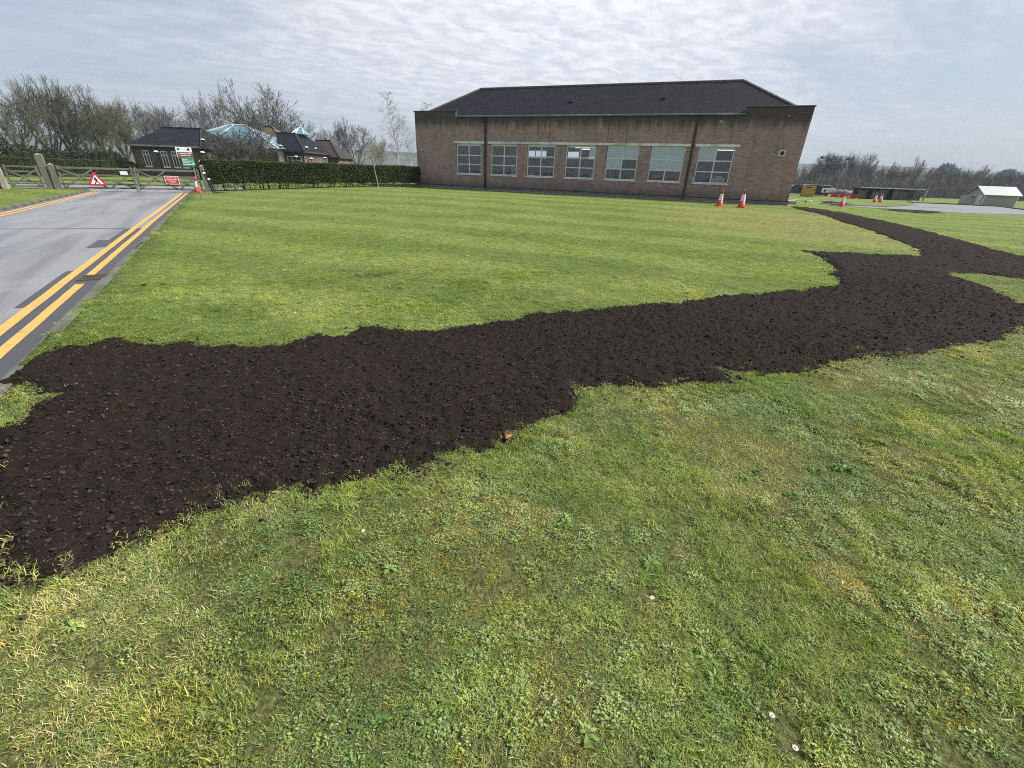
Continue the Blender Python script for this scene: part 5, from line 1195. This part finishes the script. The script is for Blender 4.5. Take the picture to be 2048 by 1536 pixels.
# globe lamps on posts about the school
def lamp(px_, py_, base, label):
    p = at(px_, base); d = ray(px_, py_); q = np.hypot(*p[:2]) / np.hypot(d[0], d[1]); H = CAM_H + d[2] * q
    o = thing('street_lamp', label, 'lamp', (p[0], p[1], 0), 0, 'globe lamps around the school'); k_ = .62
    MB().tube([(0, 0, -.2), (0, 0, .8), (0, 0, .82), (0, 0, H - .2)], [.06, .06, .04, .035], 8).build('pole', M['pipe'], o)
    MB().lathe([(.09 * k_, H - .2 * k_), (.22 * k_, H - .08 * k_), (.27 * k_, H + .02 * k_), (.26 * k_, H + .05 * k_)], 14).build('lamp_bowl', M['dark'], o)
    MB().lathe([(.27 * k_, H + .051 * k_), (.33 * k_, H + .07 * k_), (.29 * k_, H + .17 * k_), (.16 * k_, H + .25 * k_), (.02 * k_, H + .28 * k_)], 14).build('white_dome', M['white'], o, True)
for px_, py_, base, lb in ((572, 293.5, 354, 'globe lamp on a post before the dark tiled school roof'), (622, 296.5, 354, 'globe lamp on a post at the corner of the dark tiled roof'), (639, 298.5, 352, 'globe lamp just past the roof corner, partly behind its neighbour'),
        (660, 298.5, 351, 'globe lamp before the brown end roof above the hedge'), (425, 282, 358, 'globe lamp seen against the brown roof wing'), (418.5, 307, 360, 'globe lamp low against the wall beside the sign'), (455, 311, 357, 'globe lamp above the clipped hedge near its end'),
        (411, 325, 360, 'low globe lamp right at the hedge end'), (599, 315, 354.5, 'low globe lamp in front of the school window'), (628, 319, 355, 'low globe lamp barely clearing the hedge'), (655, 317, 353, 'low globe lamp under the brown end roof'), (328, 306, 359, 'globe lamp in front of the low block windows')):
    lamp(px_, py_, base, lb)

# shed with a pale metal roof
Q1, Q2, Q3 = at(1921, 408.6), at(1961, 411.0), at(2005.5, 413.4)
LX, LY, an = 3.1, 3.0, -.26
sh = thing('garden_shed', 'cream timber shed with a pale gabled roof beside the service road', 'shed', (Q2[0], Q2[1], 0), an)
cream = mat('cream_boards', (.36, .36, .32), .8, .08, 2, .15); tin = mat('pale_metal_roof', (.36, .375, .37), .5, .06, 3, .05)
ez, rz_ = 1.18, 1.98
MB().box(0, LX, 0, LY, -.3, ez).build('wall', cream, sh)
for x in (0.002, LX - .06): MB().add([(x, 0, ez), (x, LY, ez), (x, LY / 2, rz_ - .06), (x + .058, 0, ez), (x + .058, LY, ez), (x + .058, LY / 2, rz_ - .06)], [(0, 1, 2), (5, 4, 3), (0, 2, 5, 3), (1, 4, 5, 2)]).build('gable', cream, sh)
for sgn, y0 in ((1, -.22), (-1, LY + .22)):
    z0 = ez - .10; MB().add([(-.25, y0, z0), (LX + .25, y0, z0), (LX + .25, LY / 2, rz_), (-.25, LY / 2, rz_), (-.25, y0, z0 + .06), (LX + .25, y0, z0 + .06), (LX + .25, LY / 2, rz_ + .06), (-.25, LY / 2, rz_ + .06)],
        [(3, 2, 1, 0), (4, 5, 6, 7), (0, 1, 5, 4), (1, 2, 6, 5), (3, 0, 4, 7)]).build('roof', tin, sh)
dr_ = MB().box(-.05, -.002, LY * .08, LY * .36, -.02, 1.12).build('door', M['offwhite'], sh); MB().box(-.09, -.051, LY * .12, LY * .14, .5, .6).build('handle', M['dark'], dr_)
for yv in (.50, .62): wq = MB().box(-.04, -.002, LY * yv, LY * (yv + .08), .62, 1.02).build('window', M['frame'], sh); MB().box(-.05, -.041, LY * yv + .03, LY * (yv + .08) - .03, .66, .98).build('pane', M['darkglass'], wq)
for x in (-.03, LX - .05): MB().box(x, x + .08, -.03, .0 - .001, -.1, ez).build('corner_trim', M['white'], sh)
an_ = MB().box(.2, LX * .6, LY + .001, LY + 1.6, -.3, 1.0); an_.build('lean_to', cream, sh)
# low long store with open bays
S0, S1 = at(1714, 397.5), at(1836, 402.0)
st_ = thing('timber_store', 'long low dark timber store with a pale roof edge', 'store', (S0[0], S0[1], 0), math.atan2(S1[1] - S0[1], S1[0] - S0[0])); LS = float(np.hypot(*(S1 - S0)[:2]))
dk = mat('dark_boards', (.14, .125, .115), .9, .35, 2, .3); 
MB().box(0, LS, 1.2, 1.3, 0, 1.3).build('back_boards', dk, st_)
MB().box(-.15, LS + .15, -.25, 1.4, 1.36, 1.44, .01).build('roof', mat('felt_roof', (.15, .15, .16), .8, .2, 2, .1), st_)
MB().box(-.16, LS + .16, -.29, -.251, 1.35, 1.45).build('fascia', M['lintel'], st_)
nb = 9
for k in range(nb + 1): MB().box(LS * k / nb - .06, LS * k / nb + .06, -.06, .06, 0, 1.359).build('post', dk, st_)
for k in range(nb):
    if k % 3 != 1: MB().box(LS * k / nb + .065, LS * (k + 1) / nb - .065, .02, .06, .05, 1.0 + .2 * (k % 2)).build('bay_board', dk, st_)
# yellow recycling bank, dark container
YB = at(1613, 393.2); yb = thing('recycling_bank', 'yellow metal recycling bank with a hooded slot near the building corner', 'container', (YB[0], YB[1], 0), -.55)
ym = mat('faded_yellow_paint', (.52, .30, .045), .6, .15, 2, .1, col2=(.40, .22, .05))
MB().box(-.80, .80, -.5, .5, .06, .98, .03).build('body', ym, yb)
MB().add([(-.84, -.56, .985), (.84, -.56, .985), (.84, .56, .985), (-.84, .56, .985), (-.78, -.36, 1.36), (.78, -.36, 1.36), (.78, .5, 1.36), (-.78, .5, 1.36)], [(3, 2, 1, 0), (4, 5, 6, 7), (0, 1, 5, 4), (1, 2, 6, 5), (2, 3, 7, 6), (3, 0, 4, 7)]).build('hood', ym, yb)
MB().bar((-.3, -.48, 1.17), (.3, -.48, 1.17), .12, .06, (0, .55, 1)).build('slot', M['dark'], yb)
for x in (-.65, .65): MB().box(x - .08, x + .08, -.45, .45, 0, .058).build('foot', M['dark'], yb)
KB = at(1640, 391.5); kb = thing('storage_container', 'dark blue-grey storage container behind the yellow bank', 'container', (KB[0], KB[1], 0), -.5)
cm = mat('dark_blue_steel', (.045, .05, .065), .6, .2, 2, .1)
MB().box(-2.6, 1.0, 0, 2.0, .1, 1.42, .02).build('body', cm, kb)
for k in range(17): MB().box(-2.5 + k * .21, -2.42 + k * .21, -.03, -.001, .15, 1.36).build('rib', cm, kb)
MB().box(-2.62, 1.02, -.04, 2.02, 1.421, 1.49).build('roof_edge', M['lintel'], kb)
for x in (-2.4, .8): MB().box(x - .1, x + .1, .05, 1.9, 0, .099).build('skid', M['dark'], kb)
# car half hidden by the building corner
def car(label, p, rz, paint):
    o = thing('parked_car', label, 'car', (p[0], p[1], 0), rz)
    side = [(-2.0, .32), (-2.05, .62), (-1.95, .82), (-1.15, .92), (-.55, 1.40), (.75, 1.43), (1.55, 1.02), (2.0, .92), (2.05, .55), (2.0, .32)]
    b = MB(); n_ = len(side)
    V = [(x, y * (1 - .22 * max(0, (z - .92)) / .5), z) for y in (-.85, .85) for x, z in side]
    b.add(V, [tuple(range(n_)), tuple(range(n_, 2 * n_))[::-1]] + [(i, i + n_, (i + 1) % n_ + n_, (i + 1) % n_) for i in range(n_)]); b.build('body', paint, o)
    gl_ = M['darkglass']
    for s in (-1, 1): MB().add([(-.95, s * .852, .98), (.05, s * .852, .98), (.05, s * .70, 1.34), (-.52, s * .70, 1.34)], [(0, 1, 2, 3)]).build('side_window', gl_, o); MB().add([(.12, s * .852, .98), (1.35, s * .852, 1.0), (.78, s * .70, 1.36), (.12, s * .70, 1.35)], [(0, 1, 2, 3)]).build('side_window', gl_, o)
    MB().add([(-1.12, -.74, .945), (-1.12, .74, .945), (-.60, .62, 1.37), (-.60, -.62, 1.37)], [(0, 1, 2, 3)]).build('windscreen', gl_, o).location = (-.012, 0, .01)
    for x in (-1.3, 1.3):
        for s in (-1, 1):
            wh = link('wheel', MB().lathe([(.31, -.1), (.31, .1)], 18).mesh('wheel', M['dark']), o, (x, s * .78, .31)); wh.rotation_euler[0] = math.pi / 2
            link('hubcap', MB().lathe([(.19, -.11), (.19, .11)], 12).mesh('hubcap', M['steel']), wh)
    for s in (-1, 1): MB().box(-2.07, -1.98, s * .6 - .14, s * .6 + .14, .64, .78, .02).build('headlight', M['white'], o)
    MB().box(-2.08, -2.04, -.26, .26, .42, .53).build('number_plate', M['white'], o)
    return o
CP = at(1590, 391.8); car('dark blue car partly hidden behind the brick building corner', CP, -.3, mat('dark_blue_car_paint', (.03, .04, .085), .3, .1, 2, .02, spec=.6))
# low trailer with a grey sheeted load, red barriers lying before it
TP = at(1676, 394.5); tl = thing('flat_trailer', 'low trailer with a grey sheeted load and white tailboard in the yard', 'trailer', (TP[0], TP[1], 0), -.45)
MB().box(-2.1, 2.1, -.9, .9, .42, .54, .02).build('deck', mat('trailer_red', (.28, .04, .05), .6, .2, 3, .1), tl)
ld = MB(); n_ = 14
for i in range(n_ + 1):
    x = -1.7 + 3.6 * i / n_; h = .60 + .42 * math.sin(math.pi * (i + .6) / (n_ + 1.2)) ** .7 + .06 * math.sin(i * 2.3)
    ld.v += [(x, -.85, .541), (x, -.75, h * .8), (x, -.2, h), (x, .4, h * .97), (x, .8, h * .75), (x, .85, .541)]
for i in range(n_):
    for k in range(5): ld.f.append((i * 6 + k, i * 6 + k + 1, i * 6 + 7 + k, i * 6 + 6 + k))
ld.f += [tuple(range(6)), tuple(range(n_ * 6, n_ * 6 + 6))[::-1]]; ld.build('sheeted_load', mat('grey_sheet', (.10, .105, .12), .7, .3, 2, .3, col2=(.2, .2, .21)), tl, True)
MB().box(-2.12, -2.04, -.85, .85, .55, 1.12, .01).build('tailboard', M['white'], tl)
MB().box(-2.0, -.7, -.93, -.87, .86, 1.16, .01).build('side_board', M['white'], tl)
for x in (-.5, .5):
    for s in (-1, 1):
        wh = link('wheel', MB().lathe([(.28, -.09), (.28, .09)], 16).mesh('wheel', M['dark']), tl, (x, s * .78, .28)); wh.rotation_euler[0] = math.pi / 2
MB().tube([(2.1, 0, .48), (3.1, 0, .45), (3.15, 0, .1)], .05, 8).build('drawbar', M['steel'], tl)
def barrier(label, px_, py_, rz, L):
    p = at(px_, py_); o = thing('plastic_barrier', label, 'barrier', (p[0], p[1], float(gz(p[0], p[1]))), rz, 'red plastic barriers laid out in the yard')
    pm = M['red']; MB().box(-L / 2, L / 2, -.04, .04, .32, .50, .02).build('top_panel', pm, o); MB().box(-L / 2, L / 2, -.035, .035, .16, .26, .02).build('lower_panel', pm, o)
    for x in (-L / 2 + .15, 0, L / 2 - .15): MB().box(x - .03, x + .03, -.03, .03, .05, .319).build('upright', pm, o)
    for x in (-L / 2 + .2, L / 2 - .2): MB().box(x - .12, x + .12, -.28, .28, 0, .06, .015).build('foot', M['offwhite'], o)
barrier('red plastic barrier lying nearest the yellow bank, in front of the trailer', 1671, 396.5, -.35, 1.3)
barrier('low red plastic barrier with white feet beyond the single cone', 1699, 397.5, -.3, 1.9)
# short posts and a leaning pole by the road
def stick(name, label, cat, px_, py_, tpx, tpy, rad, mtl):
    p = at(px_, py_); d = ray(tpx, tpy); q = CAM + d * (np.hypot(*p[:2]) / np.hypot(d[0], d[1])); o = thing(name, label, cat, p)
    MB().tube([(0, 0, -.1), tuple(q - p)], [rad, rad * .8], 8).build('shaft', mtl, o); MB().lathe([(rad * .75, 0), (rad * .5, .03)], 8).build('top', mtl, o).location = tuple(q - p)
stick('marker_post', 'short pale marker post at the end of the grass island', 'post', 1810, 400.5, 1814, 393, .07, M['palepost'])
stick('leaning_pole', 'pale leaning trunk at the edge of the wood by the road', 'pole', 1845, 402, 1856, 378, .10, M['palepost'])
stick('marker_post', 'short pale marker post on the verge past the shed', 'post', 2017.5, 412.5, 2019, 409, .09, M['palepost'])

# daisies and a dead leaf in the grass
def daisy(px_, py_, label):
    p = onz(px_, py_); o = thing('daisy', label, 'flower', p, rng.uniform(0, 6)); o.scale = (.62, .62, .8); MB().tube([(0, 0, 0), (.004, 0, .035)], .0012, 5).build('stem', M['leaf'], o)
    ptl = MB().add([(.004, 0, .036), (.010, -.003, .038), (.016, 0, .039), (.010, .003, .038)], [(0, 1, 2, 3)]).mesh('petal', M['white'])
    for k in range(11): link('petal', ptl, o, (.004, 0, 0), 6.283 * k / 11)
    MB().lathe([(.005, .036), (.004, .041), (.001, .042)], 8, (.004, 0)).build('eye', M['yellowline'], o)
daisy(1303, 1205, 'white daisy in the dark grass, the one farthest from the bottom edge')
daisy(1585, 1501, 'white daisy close to the bottom edge of the lawn')
daisy(1541, 1437, 'white daisy just above the lowest one')
daisy(730, 1073, 'small white daisy in the grass below the soil edge')
lp = onz(1018, 884); lf = thing('dead_leaf', 'curled rust-brown dead leaf at the near edge of the soil', 'leaf', lp + np.array([0, 0, .03]), .6)
MB().add([(-.045, 0, 0), (-.02, -.025, .012), (.02, -.022, .02), (.05, 0, .012), (.02, .022, .03), (-.02, .025, .022), (0, 0, .006)], [(0, 1, 6), (1, 2, 6), (2, 3, 6), (3, 4, 6), (4, 5, 6), (5, 0, 6)]).build('blade', mat('rust_leaf', (.33, .13, .05), .7, .2, 30, .2), lf)
MB().tube([(.05, 0, .012), (.075, .004, .02)], .0015, 5).build('stalk', M['card'], lf); lf.scale = (.6, .6, .6)

# ------------------------------------------------------------------ far hill and the air
ha_ = np.radians(np.linspace(-75, 80, 200)); V = []; F = []
deg = np.degrees(ha_)
top_ = 21.5 + 3.5 * (fbm(deg * .06 + 20, deg * 0 + 3, 3, 5) - .5) * 2 - 7 * sstep((deg - 38) / 14)
rr_ = [420, 470, 520, 570, 630, 700, 900]; hh_ = [0, .18, .42, .72, .93, 1.0, .6]
for a, H in zip(ha_, top_):
    for R_, f in zip(rr_, hh_):
        V.append((R_ * math.sin(a), R_ * math.cos(a), H * f - .5 + 2.5 * f * (1 - f) * float(fbm(np.array(R_ * .02), np.array(a * 20), 3, 7))))
nr = len(rr_)
for i in range(len(ha_) - 1):
    for k in range(nr - 1): F.append((i * nr + k, (i + 1) * nr + k, (i + 1) * nr + k + 1, i * nr + k + 1))
hm = bpy.data.materials.new('far_fields'); hm.use_nodes = True; n = NT(hm.node_tree)
pos = n.a('ShaderNodeNewGeometry').outputs['Position']
c = n.mix(n.ramp(n.noise(pos, .012, 3, .5), .4, .6), (.055, .075, .055), (.085, .10, .075)); c = n.mix(n.ramp(n.noise(pos, .04, 4, .7), .55, .62), c, (.04, .05, .03))
n.a('ShaderNodeOutputMaterial', {'Surface': n.a('ShaderNodeBsdfPrincipled', {'Base Color': c, 'Roughness': .95})})
tag(link('hill', mesh_np('hill', V, np.array(F), hm, True)), kind='structure')
hz = MB().box(-1100, 1100, -250, 1100, -1.6, 40).mesh('haze', hm); hz.materials.clear()
vm = bpy.data.materials.new('thin_haze'); vm.use_nodes = True; n = NT(vm.node_tree)
n.a('ShaderNodeOutputMaterial', {'Volume': n.a('ShaderNodeVolumePrincipled', {'Color': (.50, .60, .74, 1), 'Density': .00042, 'Anisotropy': 0.0})})
hz.materials.append(vm); tag(link('haze', hz), 'thin pale haze filling the air', 'haze', kind='stuff')
scene.cycles.volume_bounces = 0; scene.cycles.max_bounces = 8; scene.cycles.transparent_max_bounces = 16
scene.cycles.use_denoising = False; scene.cycles.filter_width = 1.0
